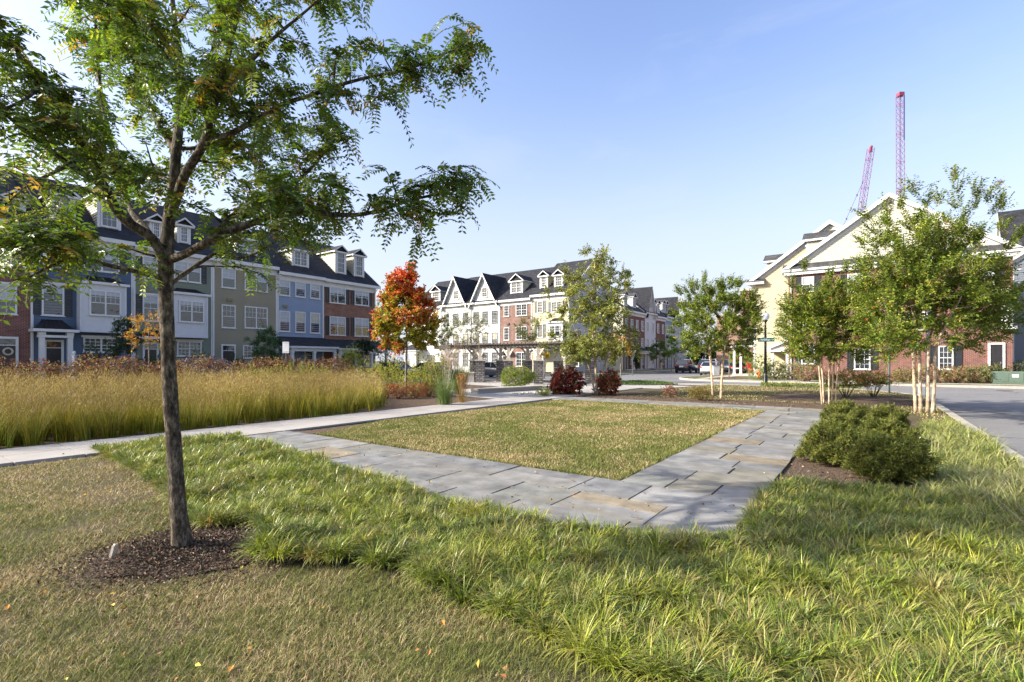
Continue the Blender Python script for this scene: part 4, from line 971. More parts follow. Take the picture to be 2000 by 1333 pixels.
LT = [(.42, .42, .16), (.36, .34, .14), (.40, .30, .14)]
ringav = lambda x, y: ((x+2.56)/.62)**2+((y-3.86)/.56)**2 < 1.0
strap_mass('liriope_grass', 'lush green arching lilyturf bed between the dry lawn and the stone path', LIRP, .125, (-8, 7.5, .8, 10.5), 125, .095, .18, .0054, LC, LT, avoid=ringav, mound=.13)
strap_mass('liriope_grass', 'yellow-green lilyturf along the verge beside the kerb', VERGE, .20, (3, 16, 4, 17), 70, .16, .30, .0050,
           [(.26, .28, .07), (.20, .25, .06), (.32, .31, .10), (.15, .19, .05)], [(.50, .44, .22), (.42, .36, .18)])
# shaded long weeds at the right
strap_mass('liriope_grass', 'tangled long grass beside the clipped shrubs at the right', NEp([(1.1, 4.2), (1.7, 4.2), (1.7, 8), (1.05, 8.5)]), .22, (3, 10, 2, 10), 26, .30, .55, .0040,
           [(.16, .19, .06), (.34, .28, .16), (.22, .22, .09)], [(.45, .38, .25)], lean=(.4, 1.3), arch=1.2)
# tall switch grass: green stems below, airy tan heads above
n = 110000; t = R.random(n); Y = 7.2*(24/7.2)**t; X = R.uniform(-1.16, .1, n)*Y; k = inside(TALL, X, Y); X, Y = X[k], Y[k]; n = len(X)
cx = np.round(X/.46+.25*np.sin(Y*3))*.46; cy = np.round(Y/.46+.25*np.sin(X*3))*.46; jx = vnoise(cx, cy, 5.3, 51)-.5; jy = vnoise(cx, cy, 5.3, 52)-.5; cx = cx+.3*jx; cy = cy+.3*jy; X = cx+(X-cx)*.55; Y = cy+(Y-cy)*.55
nn, ee = X*NX+Y*NY, X*EX+Y*EY; clf = vnoise(cx, cy, 3.1, 21); dist = np.clip(ee/14, 0, 1)
big = vnoise(X, Y, .35, 5)
hgt = (.54+.50*clf+.14*big)*(.86+.20*R.random(n)); hd = np.arctan2(Y-cy, X-cx)+R.normal(0, .5, n); wg = big > 1
base = pal([(.13, .17, .014), (.20, .215, .02), (.085, .125, .012), (.25, .22, .024), (.27, .20, .026)], n, .20)*(1+.9*(vnoise(cx, cy, 1.7, 31)-.5))[:, None]
tipc = pal([(.34, .27, .06), (.38, .32, .07), (.28, .19, .05)], n, .18)*(1+.5*(vnoise(cx, cy, 1.7, 31)-.5))[:, None]
o = blades('switch_grass', np.stack([X, Y, np.zeros(n)], 1), hd, hgt*R.uniform(.55, .95, n), (.0040+.0007*Y)*R.uniform(.6, 1.3, n), R.uniform(.0, .22, n), R.uniform(.15, .9, n), base, tipc, segs=4)
tag(o, 'tall golden switch grass massed behind the concrete walkway', kind='stuff')
m = 130000; i = R.integers(0, n, m); hz = hgt[i]*R.uniform(.68, 1.25, m); px = X[i]+R.normal(0, .09, m); py = Y[i]+R.normal(0, .09, m)
col = pal([(.37, .26, .10), (.29, .19, .08), (.46, .34, .15), (.25, .15, .07), (.38, .31, .09)], m, .2)*(1+.9*(vnoise(X[i], Y[i], .55, 33)-.5))[:, None]
o = blades('switch_grass_heads', np.stack([px, py, hz-.06], 1), R.uniform(0, 2*PI, m), R.uniform(.04, .10, m), (.0018+.00035*py)*R.uniform(.7, 1.2, m), R.uniform(0, .9, m), R.uniform(.3, 1.6, m), col, segs=2)
tag(o, 'airy tan seed heads over the switch grass', kind='stuff')
# mulch chips, fallen leaves, gravel
def chips(name, label, X, Y, z, s0, s1, cols, flat=.5, el=3.0):
    n = len(X); D = np.stack([R.normal(0, 1, n), R.normal(0, 1, n), R.normal(0, flat, n)], 1); Nn = np.stack([R.normal(0, .5, n), R.normal(0, .5, n), np.ones(n)], 1)
    L = R.uniform(s0, s1, n); return tag(leaves(name, np.stack([X, Y, z], 1), D, Nn, L, L/el*R.uniform(.7, 1.6, n), pal(cols, n, .25), 'chip', fold=.3), label, kind='stuff')
n = 26000; a = R.uniform(0, 2*PI, n); r = np.abs(R.normal(0, .62, n)); X = -2.56+r*.66*np.cos(a); Y = 3.86+r*.58*np.sin(a)
MC = [(.12, .08, .05), (.06, .04, .026), (.19, .13, .085), (.30, .23, .165), (.04, .028, .02)]
chips('mulch_chips', 'dark shredded bark mulch around the foot of the near tree', X, Y, .015+.06*np.clip(1-r, 0, 1)+R.uniform(0, .02, n), .008, .032, MC)
n = 16000; X, Y = R.uniform(-2, 17, n), R.uniform(5, 23, n); k = inside(MULCHX[0], X, Y) | inside(MULCHX[1], X, Y); X, Y = X[k], Y[k]
chips('mulch_chips', 'brown mulch chips beside the stone path', X, Y, R.uniform(.015, .03, len(X)), .03, .09, MC)
n = 300; X, Y = frustum_pts(n, 2.2, 9); k = (X*NX+Y*NY < 1.5); X, Y = X[k], Y[k]
chips('fallen_leaves', 'scattered small fallen leaves on the grass', X, Y, R.uniform(.02, .06, len(X)), .02, .045, [(.42, .20, .05), (.30, .14, .06), (.5, .36, .08), (.28, .17, .10)], el=1.6)
n = 90; ee = E0+(E1-E0)*R.random(n); nn = R.uniform(-7, NR, n); X, Y = EX*ee+NX*nn, EY*ee+NY*nn
chips('fallen_leaves', 'dry brown leaves and bits lying on the bluestone', X, Y, np.full(n, .048), .02, .05, [(.16, .10, .06), (.28, .18, .10)], el=1.8)
def pebble_bed(name, label, c, rx, ry, n, s, seed):
    rr = random.Random(seed); mb = MB()
    for _ in range(n):
        a = rr.uniform(0, 2*PI); q = math.sqrt(rr.random()); x = c[0]+rx*q*math.cos(a); y = c[1]+ry*q*math.sin(a); r = s*rr.uniform(.5, 1.3)
        mb.lathe([(r*.6, 0), (r, r*.35), (r*.75, r*.7), (.001, r*.85)], (x, y, 0), 6)
    return tag(mb.build(name, 'stone_cap'), label, kind='stuff')
pebble_bed('river_pebbles', 'pale river pebbles beside the low concrete wall', G(1075, 770), 1.7, .6, 170, .07, 1)
pebble_bed('river_pebbles', 'grey stones lying among the verge grass', G(1790, 858), .35, .5, 14, .09, 2)
# ------------------------------------------------------------------ trees and shrubs
class Skel:
    """branch skeleton: stems first, then branches grown to targets"""
    def __init__(s): s.P = []; s.Rr = []; s.mb = MB()
    def stem(s, pts, rad, k=8, wob=.05, mi=0):
        pts = [Vector(p) for p in pts]; out = []; ro = []
        for i in range(len(pts)-1):
            p0, p1, p2, p3 = pts[max(i-1, 0)], pts[i], pts[i+1], pts[min(i+2, len(pts)-1)]
            for j in range(4):
                t = j/4; out.append(.5*((2*p1)+(-p0+p2)*t+(2*p0-5*p1+4*p2-p3)*t*t+(-p0+3*p1-3*p2+p3)*t**3)); ro.append(rad[i]*(1-t)+rad[i+1]*t)
        out.append(pts[-1]); ro.append(rad[-1]); s.mb.tube(out, ro, k, mi, wob=wob); s.P += out; s.Rr += ro; return out
    def grow(s, T, r0=.03, up=.25, k=5, rmin=.004, skip=0, droop=0):
        T = np.asarray(T); c = np.array([tuple(p) for p in s.P]).mean(0); T = T[np.argsort(np.linalg.norm(T-np.array(c), axis=1))]; ends = []
        for t in T:
            A = np.array([tuple(p) for p in s.P[skip:]]); d = np.linalg.norm(A-t, axis=1)+1.3*np.maximum(0, A[:, 2]-t[2]); i = int(np.argmin(d))+skip
            a = s.P[i]; t = Vector(t); L = (t-a).length
            if L < .05: ends.append((t, Vector((0, 0, 1)))); continue
            ra = min(s.Rr[i]*.62, r0, .006+L*.02); side = Vector(R.normal(0, .09, 3))*L
            m1 = a.lerp(t, .35)+Vector((0, 0, up*L*.5))+side; m2 = a.lerp(t, .7)+Vector((0, 0, up*L*.5-droop*L*.2))+side*.5
            pts = [a, m1, m2, t]; rr = [ra, ra*.75, ra*.5, rmin]; s.mb.tube(pts, rr, k); s.P += pts[1:]; s.Rr += rr[1:]
            ends.append((t, (t-m2).normalized()))
        return ends
def shoots(ends, per, L, nleaf, ls, lw, cen, out=.6, up=.4, rnd=.6, pairs=True, droop=.0, start=.0):
    """leafy shoots: returns arrays of leaf position, direction, normal, length, width and shoot lines"""
    E = np.array([tuple(p) for p, d in ends]); Dn = np.array([tuple(d) for p, d in ends]); E = np.repeat(E, per, 0); Dn = np.repeat(Dn, per, 0); m = len(E)
    o = unit(E-np.array(cen)); D = unit(Dn*.5+o*out+np.array([0, 0, up])+R.normal(0, rnd, (m, 3))); LL = R.uniform(.6, 1.2, m)*L
    B = E-Dn*0+R.normal(0, .04, (m, 3))-D*LL[:, None]*start
    t = (np.arange(nleaf)+.5)/nleaf; Pp = B[:, None]+D[:, None]*(LL[:, None]*t)[..., None]; Pp[..., 2] -= (droop*LL[:, None]*t**2)
    S = unit(np.cross(D, R.normal(0, .5, (m, 3))+[0, 0, 1.0])); sg = np.where(np.arange(nleaf) % 2, 1, -1)[None, :, None]
    LD = unit(S[:, None]*sg*1.0+D[:, None]*.55+R.normal(0, .28, (m, nleaf, 3))); LD[..., 2] -= .15
    Nn = R.normal(0, .45, (m, nleaf, 3))+[0, 0, 1.0]; q = m*nleaf
    return Pp.reshape(-1, 3), LD.reshape(-1, 3), Nn.reshape(-1, 3), R.uniform(.7, 1.25, q)*ls, R.uniform(.75, 1.2, q)*lw, (B, D, LL)
def tree(name, label, base, stems, targets, bark, per, L, nleaf, ls, lw, colf, cen=None, group=None, r0=.03, twigs=True, cat='tree', mat='leaf', grow_up=.25, droop=0, **sk):
    t = thing(name, label, cat, base, group=group); s = Skel()
    for pts, rad in stems: s.stem(pts, rad)
    ends = s.grow(targets, r0=r0, up=grow_up)
    cen = cen if cen is not None else np.asarray(targets).mean(0)
    Pp, D, Nn, LL, WW, (B, SD, SL) = shoots(ends, per, L, nleaf, ls, lw, cen, droop=droop, **sk)
    if twigs:
        for i in range(0, len(B), 2): s.mb.tube([B[i], B[i]+SD[i]*SL[i]*.8], [.004, .002], 3, cap=False)
    s.mb.build('trunk', bark, t)
    leaves('crown', Pp, D, Nn, LL, WW, colf(Pp), mat, t); return t
def ell(n, c, r, hollow=.35, noise=.0, flatb=0, seed=None):
    d = unit(R.normal(0, 1, (n, 3))); q = (hollow+(1-hollow)*R.random(n)**.6)[:, None]; p = d*q*np.array(r); 
    if flatb: p[:, 2] = np.where(p[:, 2] < 0, p[:, 2]*flatb, p[:, 2])
    return p+np.array(c)+R.normal(0, noise, (n, 3))
def shrub(name, label, base, rx, ry, h, n, ls, lw, cols, group=None, cat='shrub', cols_w=None, stems=6, bark='twig', zc=.5, shoot=.12, nl=8, hollow=.6, box=1.0, mat='leaf', clump=0, z0=.1, parent=None):
    t = thing(name, label, cat, base, group=group) if parent is None else parent
    a = unit(R.normal(0, 1, (n, 3))); a = np.sign(a)*np.abs(a)**box; sc = hollow+(1-hollow)*R.random(n)**.5
    bump = 1+.55*(vnoise(a[:, 0]*3+base[0], a[:, 1]*3+a[:, 2]*2+base[1], 1.1, int(abs(base[0]*13)) % 50)-.5)*2
    p = a*(sc*bump)[:, None]*np.array([rx, ry, h*(1-zc)]); p[:, 2] += h*zc; p[:, 2] = np.maximum(p[:, 2], z0)
    D = unit(a*[1, 1, .7]+R.normal(0, .45, (n, 3))+[0, 0, .45]); m = nl
    tt = (np.arange(m)+.5)/m; Pp = p[:, None]+D[:, None]*(shoot*R.uniform(.5, 1.2, (n, 1))*tt)[..., None]-D[:, None]*shoot*.5
    S = unit(R.normal(0, 1, (n, m, 3))); LD = unit(S*.9+D[:, None]*.8); Nn = R.normal(0, .5, (n, m, 3))+[0, 0, .8]
    q = n*m; cc = pal(cols, n, .12, cols_w).repeat(m, 0)*(1+R.normal(0, .15, (q, 1)))
    s = MB()
    for i in range(stems):
        g = 2*PI*i/stems+R.uniform(-.3, .3); e = Vector((math.cos(g)*rx*.6, math.sin(g)*ry*.6, h*.7)); s.tube([(e.x*.1, e.y*.1, -.03), (e.x*.5, e.y*.5, h*.35), e], [.014, .01, .004], 5)
    s.build('stem', bark, t)
    leaves('foliage', Pp.reshape(-1, 3), LD.reshape(-1, 3), Nn.reshape(-1, 3), R.uniform(.7, 1.25, q)*ls, R.uniform(.7, 1.2, q)*lw, np.clip(cc, .004, 1), mat, t); return t

# ---- the near tree (compound leaves), limbs spread through real depth
TY = 3.83
NT = thing('shade_tree', 'large near tree with feathery compound leaves and a mulch ring at its foot', 'tree', (-2.54, 3.83, 0))
def tp(u, v, dy=0): p = at(u, v, TY+dy); return p-Vector((-2.54, 3.83, 0))
sk = Skel()
sk.stem([(-.0, 0, -.03), tp(355, 1060), tp(347, 980), tp(340, 880), tp(333, 780), tp(328, 680), tp(325, 600), tp(324, 530), tp(328, 450, .05), tp(338, 370, .1), tp(345, 290, .1), tp(352, 210, .2), tp(352, 120, .3), tp(340, 30, .35), tp(330, -80, .3), tp(325, -200, .25)],
        [.092, .068, .055, .052, .050, .048, .048, .052, .043, .040, .035, .029, .024, .019, .013, .007], 16, .06)
NTR = len(sk.P)
limbs = [
    ([(324, 525, 0), (300, 470, -0.07), (240, 425, -0.20), (200, 360, -0.29), (172, 300, -0.36), (135, 240, -0.45), (85, 165, -0.55), (45, 115, -0.62), (0, 65, -0.65), (-70, -10, -0.72)], 0.0328, 0.0072),
    ([(322, 515, 0), (290, 455, .25), (255, 410, .5), (236, 350, .7), (215, 270, .9), (200, 200, 1.0), (190, 110, 1.1), (185, 0, 1.2), (180, -80, 1.3)], 0.0236, 0.0058),
    ([(205, 368, -0.29), (140, 325, -0.52), (75, 275, -0.65), (0, 215, -0.78), (-70, 150, -0.85)], 0.0144, 0.0058),
    ([(335, 420, .05), (360, 345, -0.16), (398, 280, -0.29), (418, 200, -0.36), (445, 110, -0.45), (465, 10, -0.52), (480, -80, -0.55)], 0.0276, 0.0072),
    ([(326, 510, 0), (365, 495, -0.13), (430, 460, -0.29), (490, 437, -0.26), (547, 417, -0.20), (606, 413, -0.16), (645, 419, -0.13), (715, 418, -0.07), (801, 392, 0), (870, 375, 0), (920, 355, .05)], 0.0288, 0.0043),
    ([(400, 478, -0.20), (450, 425, -0.07), (508, 390, .1), (567, 363, .25), (606, 331, .4), (640, 290, .5), (670, 250, .6)], 0.0171, 0.0043),
    ([(398, 282, -0.29), (450, 262, -0.29), (508, 230, -0.26), (555, 203, -0.23), (606, 187, -0.20), (668, 165, -0.16), (735, 148, -0.13), (800, 135, -0.10), (871, 104, -0.07), (935, 85, -0.07)], 0.0171, 0.0036),
    ([(326, 560, 0), (360, 535, .3), (424, 495, .6), (464, 504, .8), (500, 495, 1.0), (560, 460, 1.2), (620, 440, 1.4)], 0.0171, 0.0043),
    ([(322, 545, 0), (270, 532, -0.20), (202, 516, -0.39), (148, 499, -0.59), (90, 480, -0.78), (0, 470, -0.98)], 0.0144, 0.0043),
    ([(345, 300, .1), (305, 235, .5), (272, 150, .8), (240, 60, 1.0), (220, -40, 1.1)], 0.0157, 0.0058),
    ([(350, 230, .2), (390, 170, .8), (420, 80, 1.2), (450, -20, 1.4)], 0.0144, 0.0058),
    ([(420, 195, -0.36), (480, 130, -0.20), (540, 70, -0.07), (600, 20, 0), (655, -30, .1)], 0.0144, 0.0043),
    ([(345, 290, .1), (420, 290, .7), (500, 280, 1.2), (570, 240, 1.6)], 0.0144, 0.0043),
    ([(172, 300, -0.36), (120, 330, -0.65), (60, 360, -0.85), (10, 400, -0.98)], 0.0105, 0.0036),
    ([(340, 360, .1), (290, 340, .8), (200, 330, 1.4), (110, 300, 1.7)], 0.0144, 0.0043),
    ([(352, 150, .25), (300, 80, -0.20), (230, 20, -0.52), (150, -20, -0.72)], 0.0131, 0.0043),
    ([(148, 499, -0.59), (100, 520, -0.72), (60, 540, -0.85), (25, 548, -0.98)], 0.0079, 0.0029),
    ([(85, 165, -0.55), (40, 200, -0.78), (-20, 220, -0.91)], 0.0092, 0.0036)]
LP = []
for pts, r0, r1 in limbs:
    m = len(pts); rad = [r0*(1-i/(m-1))**.8+r1 for i in range(m)]; out = sk.stem([tp(*p) for p in pts], rad, 8, .05); LP.append(out)
# side branches off the outer part of each limb
TG = []
for out in LP:
    m = len(out)
    for i in range(int(m*.28), m, 1):
        for _ in range(2 if R.random() < .55 else 1):
            o = R.normal(0, 1, 3); o[2] = o[2]*.45+.08; L = R.uniform(.15, .58)*(1.0-.55*i/m); TG.append(np.array(out[i])+unit(o)*L)
for i in range(40, NTR):
    p = np.array(sk.P[i])
    for _ in range(2): o = R.normal(0, 1, 3); o[2] *= .5; TG.append(p+unit(o)*R.uniform(.3, .9))
def gap(t):
    w = t+np.array((-2.54, 3.83, 0)); u = 1000+w[0]/w[1]*F; v = HOR-(w[2]-EYE)/w[1]*F
    if v > 250 and v < 410 and u < 120: return .75
    if u < 190 and 255 < v < 330: return .5
    if u < 60 and v < 330: return .55
    if u > 690 and 215 < v < 320: return .8
    if u > 660 and v < 70: return .9
    if u > 300 and v > 480: return .75
    if u < 420 and 380 < v < 450: return .45
    if u > 960 or v > 610: return 1
    return .05
TG = [t for t in TG if t[2] > 2.15 and R.random() > gap(t)]
ends = sk.grow(TG, r0=.012, up=.22, k=5, rmin=.003, skip=34)
for out in LP: ends.append((out[-1], (out[-1]-out[-2]).normalized()))
# compound leaves at branch ends and along them
E = np.array([tuple(p) for p, d in ends]); ED = np.array([tuple(d) for p, d in ends]); per = 8
B = np.repeat(E, per, 0)-np.repeat(ED, per, 0)*R.uniform(0, .28, (len(E)*per, 1)); m = len(B)
D0 = unit(np.repeat(ED, per, 0)*.5+R.normal(0, .8, (m, 3))+[0, 0, .10]); D0[:, 2] = np.clip(D0[:, 2], -.5, .6)
LL = R.uniform(.13, .27, m); nl = 9; t = (np.arange(nl)+.6)/nl; rach = B[:, None]+D0[:, None]*(LL[:, None]*t)[..., None]; rach[..., 2] -= LL[:, None]*.55*t**2
tan = unit(D0[:, None]-np.array([0, 0, 1.1])*t[:, None]); side = unit(np.cross(tan, np.array([0, 0, 1.0])+R.normal(0, .25, (m, 1, 3))))
PP, DD, NN = [], [], []
for sg in (-1, 1):
    PP.append(rach); DD.append(unit(side*sg+tan*.35-np.array([0, 0, .22])+R.normal(0, .12, rach.shape))); NN.append(np.cross(side, tan)+R.normal(0, .25, rach.shape))
PP = np.stack(PP, 2).reshape(-1, 3); DD = np.stack(DD, 2).reshape(-1, 3); NN = np.stack(NN, 2).reshape(-1, 3); q = len(PP)
NC = [(.095, .16, .020), (.145, .21, .025), (.20, .26, .03), (.06, .105, .02), (.32, .33, .035)]
cc = pal(NC, m, .15, [.3, .3, .2, .14, .06]).repeat(nl*2, 0)*(1+R.normal(0, .12, (q, 1)))
yel = (R.random(m) < .05).repeat(nl*2); cc[yel] = pal([(.40, .33, .05), (.45, .25, .04)], yel.sum(), .1)
low = ((PP[:, 0]+(-2.54)) < -3.3) & (PP[:, 2] < 2.9); cc[low] = cc[low]*[1.75, 1.45, 1.0]  # lower-left leaves brightened and yellowed: sunlight put into their colour
for k in range(0, m, 1): sk.mb.tube([B[k], rach[k, nl//2], rach[k, -1]], [.0028, .0022, .001], 3, cap=False, mi=1)
sk.mb.build('trunk', ('bark_dark', 'twig'), NT)
leaves('crown', PP, DD, NN, R.uniform(.038, .056, q), R.uniform(.016, .023, q), np.clip(cc, .004, 1), 'leaf_near', NT, fold=.12)
# root flare bark roughness is in the trunk; stake beside it
st = G(213, 1100); w = thing('wooden_stake', 'short weathered wooden stake leaning in the mulch left of the near tree', 'stake', st)
mb = MB(); mb.bar((0, 0, -.03), (.02, .03, .12), .035, .02); mb.bar((.02, .03, .12), (.022, .033, .128), .03, .014); mb.build('post', 'wood_stake', w)

# ---- red maple
def lx_(p): return p
b0 = G(793, 776)
def maplecol(p):
    n = len(p); h = p[:, 2]; s = (h-3.2)*.38-(p[:, 0])*.40+.12+R.normal(0, .6, n)+(vnoise(p[:, 0]*1, p[:, 2], 1.6, 3)-.5)*2.0-.1
    red = pal([(.50, .045, .03), (.60, .08, .05), (.56, .14, .05), (.62, .24, .07)], n); org = pal([(.52, .20, .04), (.45, .26, .05), (.50, .12, .05)], n); grn = pal([(.30, .30, .04), (.38, .33, .045), (.22, .25, .035), (.45, .33, .05)], n)
    return np.where((s > .45)[:, None], red, np.where((s > .12)[:, None], org, grn))
T = ell(140, (0, 0, 3.15), (1.28, 1.25, 1.35), .3); T[:, 0] *= np.clip(1.25-(T[:, 2]-2.4)*.30, .25, 1.1); T[:, 1] *= np.clip(1.25-(T[:, 2]-2.4)*.30, .25, 1.1)
T = np.concatenate([T, ell(40, (-.05, 0, 4.3), (.85, .8, .7), .2), ell(9, (-.1, 0, 5.0), (.45, .45, .4), .2)])
tree('red_maple', 'young maple turning red at the top and yellow-green below, behind the walkway', b0, [([(0, 0, -.03), (0, 0, 1), (.03, 0, 2), (0, .02, 3.2), (.02, 0, 4.6), (0, 0, 5.5)], [.055, .045, .04, .03, .018, .005])],
     T, 'bark_grey', 9, .34, 10, .115, .10, maplecol, r0=.02)
# ---- birch-like group of stems in the middle
b0 = G(1166, 771)
def bircol(p):
    n = len(p); c = pal([(.18, .215, .05), (.26, .28, .08), (.13, .165, .04), (.33, .33, .11), (.38, .33, .07)], n, .14); return c
def to_local(pts, b): return [tuple(at(u, v, b.y+dy)-b) for u, v, dy in pts]
TT = np.array(to_local([(1150+R.normal(0, 42), R.uniform(600, 700), R.normal(0, .7)) for _ in range(60)]+[(1155+R.normal(0, 30), R.uniform(520, 610), R.normal(0, .55)) for _ in range(60)]
    +[(R.uniform(1100, 1242), R.uniform(600, 690), R.normal(0, .9)) for _ in range(75)]+[(1170+R.normal(0, 14), R.uniform(492, 530), R.normal(0, .3)) for _ in range(14)]+[(R.uniform(1185, 1225), R.uniform(525, 560), R.normal(0, .3)) for _ in range(10)]
    +[(R.uniform(1120, 1215), R.uniform(680, 705), R.normal(0, .6)) for _ in range(22)], b0))
tree('river_birch', 'loose tall birch with pale olive leaves and thin stems, between the burgundy shrubs', b0,
     [([(0, 0, -.03), (-.05, 0, 1.2), (-.15, .1, 2.5), (-.2, 0, 4.0), (-.1, 0, 5.6), (0, 0, 6.3)], [.07, .055, .045, .032, .018, .005]), ([(.1, .1, -.03), (.35, .1, 1.2), (.6, .2, 2.4), (.8, .2, 3.6), (1.0, .1, 4.6)], [.05, .04, .03, .02, .006]),
      ([(-.1, -.1, -.03), (-.3, 0, 1.0), (-.7, 0, 2.2), (-1.1, 0, 3.2)], [.04, .03, .02, .006])], TT, 'bark_pale', 10, .36, 10, .095, .07, bircol, out=.4, up=.1, rnd=.8, r0=.016)
# ---- crape myrtles
def myrtle(name, label, b0, stems, T, colf, per=10, L=.42, nleaf=16, ls=.085, lw=.048, group='crape myrtles beside the stone path', blooms=(), **k):
    t = tree(name, label, b0, stems, T, 'bark_pale', per, L, nleaf, ls, lw, colf, group=group, out=.55, up=.55, rnd=.38, r0=.018, grow_up=.1, **k)
    if len(blooms):
        for q in blooms:
          Pp = np.array(q)+R.normal(0, .04, (90, 3)); n = len(Pp)
          leaves('seed_head', Pp, R.normal(0, 1, (n, 3)), R.normal(0, 1, (n, 3)), np.full(n, .035), np.full(n, .03), pal([(.20, .19, .20), (.28, .25, .26)], n), 'leaf', t)
    return t
def mcol(warm):
    def f(p):
        n = len(p); c = pal([(.095, .15, .02), (.14, .195, .025), (.21, .25, .035), (.30, .30, .045)], n, .14, [.3, .3, .25, .15])
        r = R.random(n) < warm*2.2*np.clip(vnoise(p[:, 0], p[:, 2], 2.4, 8)*vnoise(p[:, 1], p[:, 2], 2.0, 9)-.30, 0, 1); c[r] = pal([(.42, .20, .06), (.45, .12, .05), (.45, .33, .07)], int(r.sum()), .12); return c
    return f
def mstems(fork, spread, n, rr=.035, lean=.15):
    out = []
    for i in range(n):
        a = 2*PI*i/n+.5; c, s = math.cos(a), math.sin(a)
        out.append(([(c*.20, s*.20, -.03), (c*(.21+lean*.4), s*.24, fork*.5), (c*(.2+lean), s*(.2+lean), fork), (c*spread*.55, s*spread*.55, fork*1.55), (c*spread, s*spread, fork*2.2)], [rr, rr*.85, rr*.75, rr*.5, .006]))
    return out
b0 = G(1400, 778)
pts = [(R.uniform(1332, 1472), R.uniform(585, 690), R.normal(0, .8)) for _ in range(140)]+[(1400+R.normal(0, 40), R.uniform(560, 640), R.normal(0, .6)) for _ in range(60)]+[(u, v, R.normal(0, .4)) for u, v in ((1323, 562), (1330, 575), (1375, 552), (1380, 570), (1425, 556), (1445, 560), (1465, 580), (1318, 650), (1478, 650), (1470, 600))]
pts = [p for p in pts if (abs(p[0]-1402) < 95-max(0, 620-p[1])*.35)and not (p[1] > 670 and abs(p[0]-1402) > 60)]
myrtle('crape_myrtle', 'green crape myrtle with four slim pale trunks, left of the black lamp post', b0, mstems(1.7, .9, 4, .035), np.array(to_local(pts, b0)), mcol(.10))
b0 = G(1618, 790)
pts = [(R.uniform(1538, 1715), R.uniform(590, 700), R.normal(0, .8)) for _ in range(200)]+[(1620+R.normal(0, 45), R.uniform(560, 640), R.normal(0, .6)) for _ in range(60)]+[(u, v, R.normal(0, .4)) for u, v in ((1530, 640), (1535, 655), (1540, 605), (1570, 530), (1650, 530), (1620, 545))]
pts = [p for p in pts if (abs(p[0]-1615) < 100-max(0, 620-p[1])*.45)and not (p[1] > 675 and abs(p[0]-1615) > 70)]
myrtle('crape_myrtle', 'crape myrtle with some reddish leaves, standing between the lamp post and the largest myrtle', b0, mstems(1.75, .85, 5, .032), np.array(to_local(pts, b0)), mcol(.22))
b0 = G(1805, 806)
pts = [(R.uniform(1680, 1975), R.uniform(515, 690), R.normal(0, .8)) for _ in range(280)]+[(1820+R.normal(0, 55), R.uniform(430, 600), R.normal(0, .6)) for _ in range(150)]
pts = [p for p in pts if (abs(p[0]-1826) < 158-max(0, 600-p[1])*.36)and not (p[1] > 660 and abs(p[0]-1815) > 100)]
sh = [(1862, 345), (1866, 372), (1870, 400), (1905, 375), (1925, 385), (1900, 400), (1940, 410), (1955, 400), (1960, 440), (1700, 420), (1705, 450), (1760, 400), (1785, 370), (1835, 390), (1810, 395), (1740, 410), (1690, 470), (1965, 480), (1985, 560), (1990, 620), (1985, 460)]
pts += [(u, v+8, R.normal(0, .3)) for u, v in sh]
myrtle('crape_myrtle', 'largest crape myrtle with upright leafy shoots, beside the road at the right', b0, mstems(1.9, 1.3, 4, .05, .1), np.array(to_local(pts, b0)), mcol(.10), per=9, L=.52, nleaf=18, ls=.085, lw=.046,
       blooms=to_local([(1763, 372, 0), (1785, 362, 0), (1950, 362, 0), (1955, 356, .1), (1915, 375, 0), (1740, 395, 0)], b0))
# ---- generic street trees
def street(name, label, u, vb, vt, hw, vbot, cols, Y=None, n=46, per=8, ls=.13, lw=.09, L=.4, nleaf=8, group=None, bark='bark_grey', rad=.05, shape='ell', cat='tree'):
    b0 = G(u, vb) if Y is None else Vector(((u-1000)/F*Y, Y, 0)); Y = b0.y; zt = EYE+(HOR-vt)/F*Y; zb = EYE+(HOR-vbot)/F*Y; rx = hw/F*Y; zc = (zt+zb)/2; rz = (zt-zb)/2
    T = ell(n, (0, 0, zc), (rx*.82, rx*.75, rz*.85), .35, noise=.08*rx)
    if shape == 'cone': k = np.clip((zt-T[:, 2])/(zt-zb), .08, 1); T[:, 0] *= k*1.2; T[:, 1] *= k*1.2
    return tree(name, label, b0, [([(0, 0, -.05), (.02, 0, zb), (0, 0, zc), (0, 0, zt*.92)], [rad, rad*.8, rad*.5, .01])], T, bark, per, L*rx/1.2, nleaf, ls, lw, lambda p: pal(cols, len(p), .15), group=group, r0=.03, cat=cat, twigs=Y < 30)
GR = [(.10, .15, .04), (.14, .19, .05), (.08, .12, .035)]; OL = [(.17, .18, .07), (.22, .22, .09), (.13, .14, .055)]; YG = [(.28, .30, .05), (.35, .35, .07), (.2, .25, .05)]; OR = [(.50, .24, .04), (.55, .32, .05), (.45, .16, .04), (.4, .35, .06)]; DG = [(.03, .055, .022), (.045, .075, .03), (.03, .05, .02)]
street('street_tree', 'olive green tree in front of the white gabled houses', 918, 738, 600, 42, 690, OL, Y=39, n=70, ls=.10, lw=.06, group='street trees across the road')
street('street_tree', 'green young tree in front of the pinkish brick house', 1030, 738, 618, 30, 672, OL, Y=39, n=50, ls=.10, lw=.06, group='street trees across the road')
street('street_tree', 'small tree with yellow leaves seen under the pergola beams', 1063, 738, 668, 13, 702, [(.55, .42, .04), (.5, .33, .04)], Y=42, n=20, group='street trees across the road')
street('street_tree', 'thin street tree with orange and yellow leaves right of the birch', 1212, 744, 650, 25, 705, OR, Y=36, n=46, ls=.11, rad=.045, group='street trees across the road')
street('street_tree', 'dark green young tree in front of the third house down the far street', 1287, 728, 662, 20, 708, GR, Y=64, n=36, ls=.2, lw=.13, group='street trees down the far street')
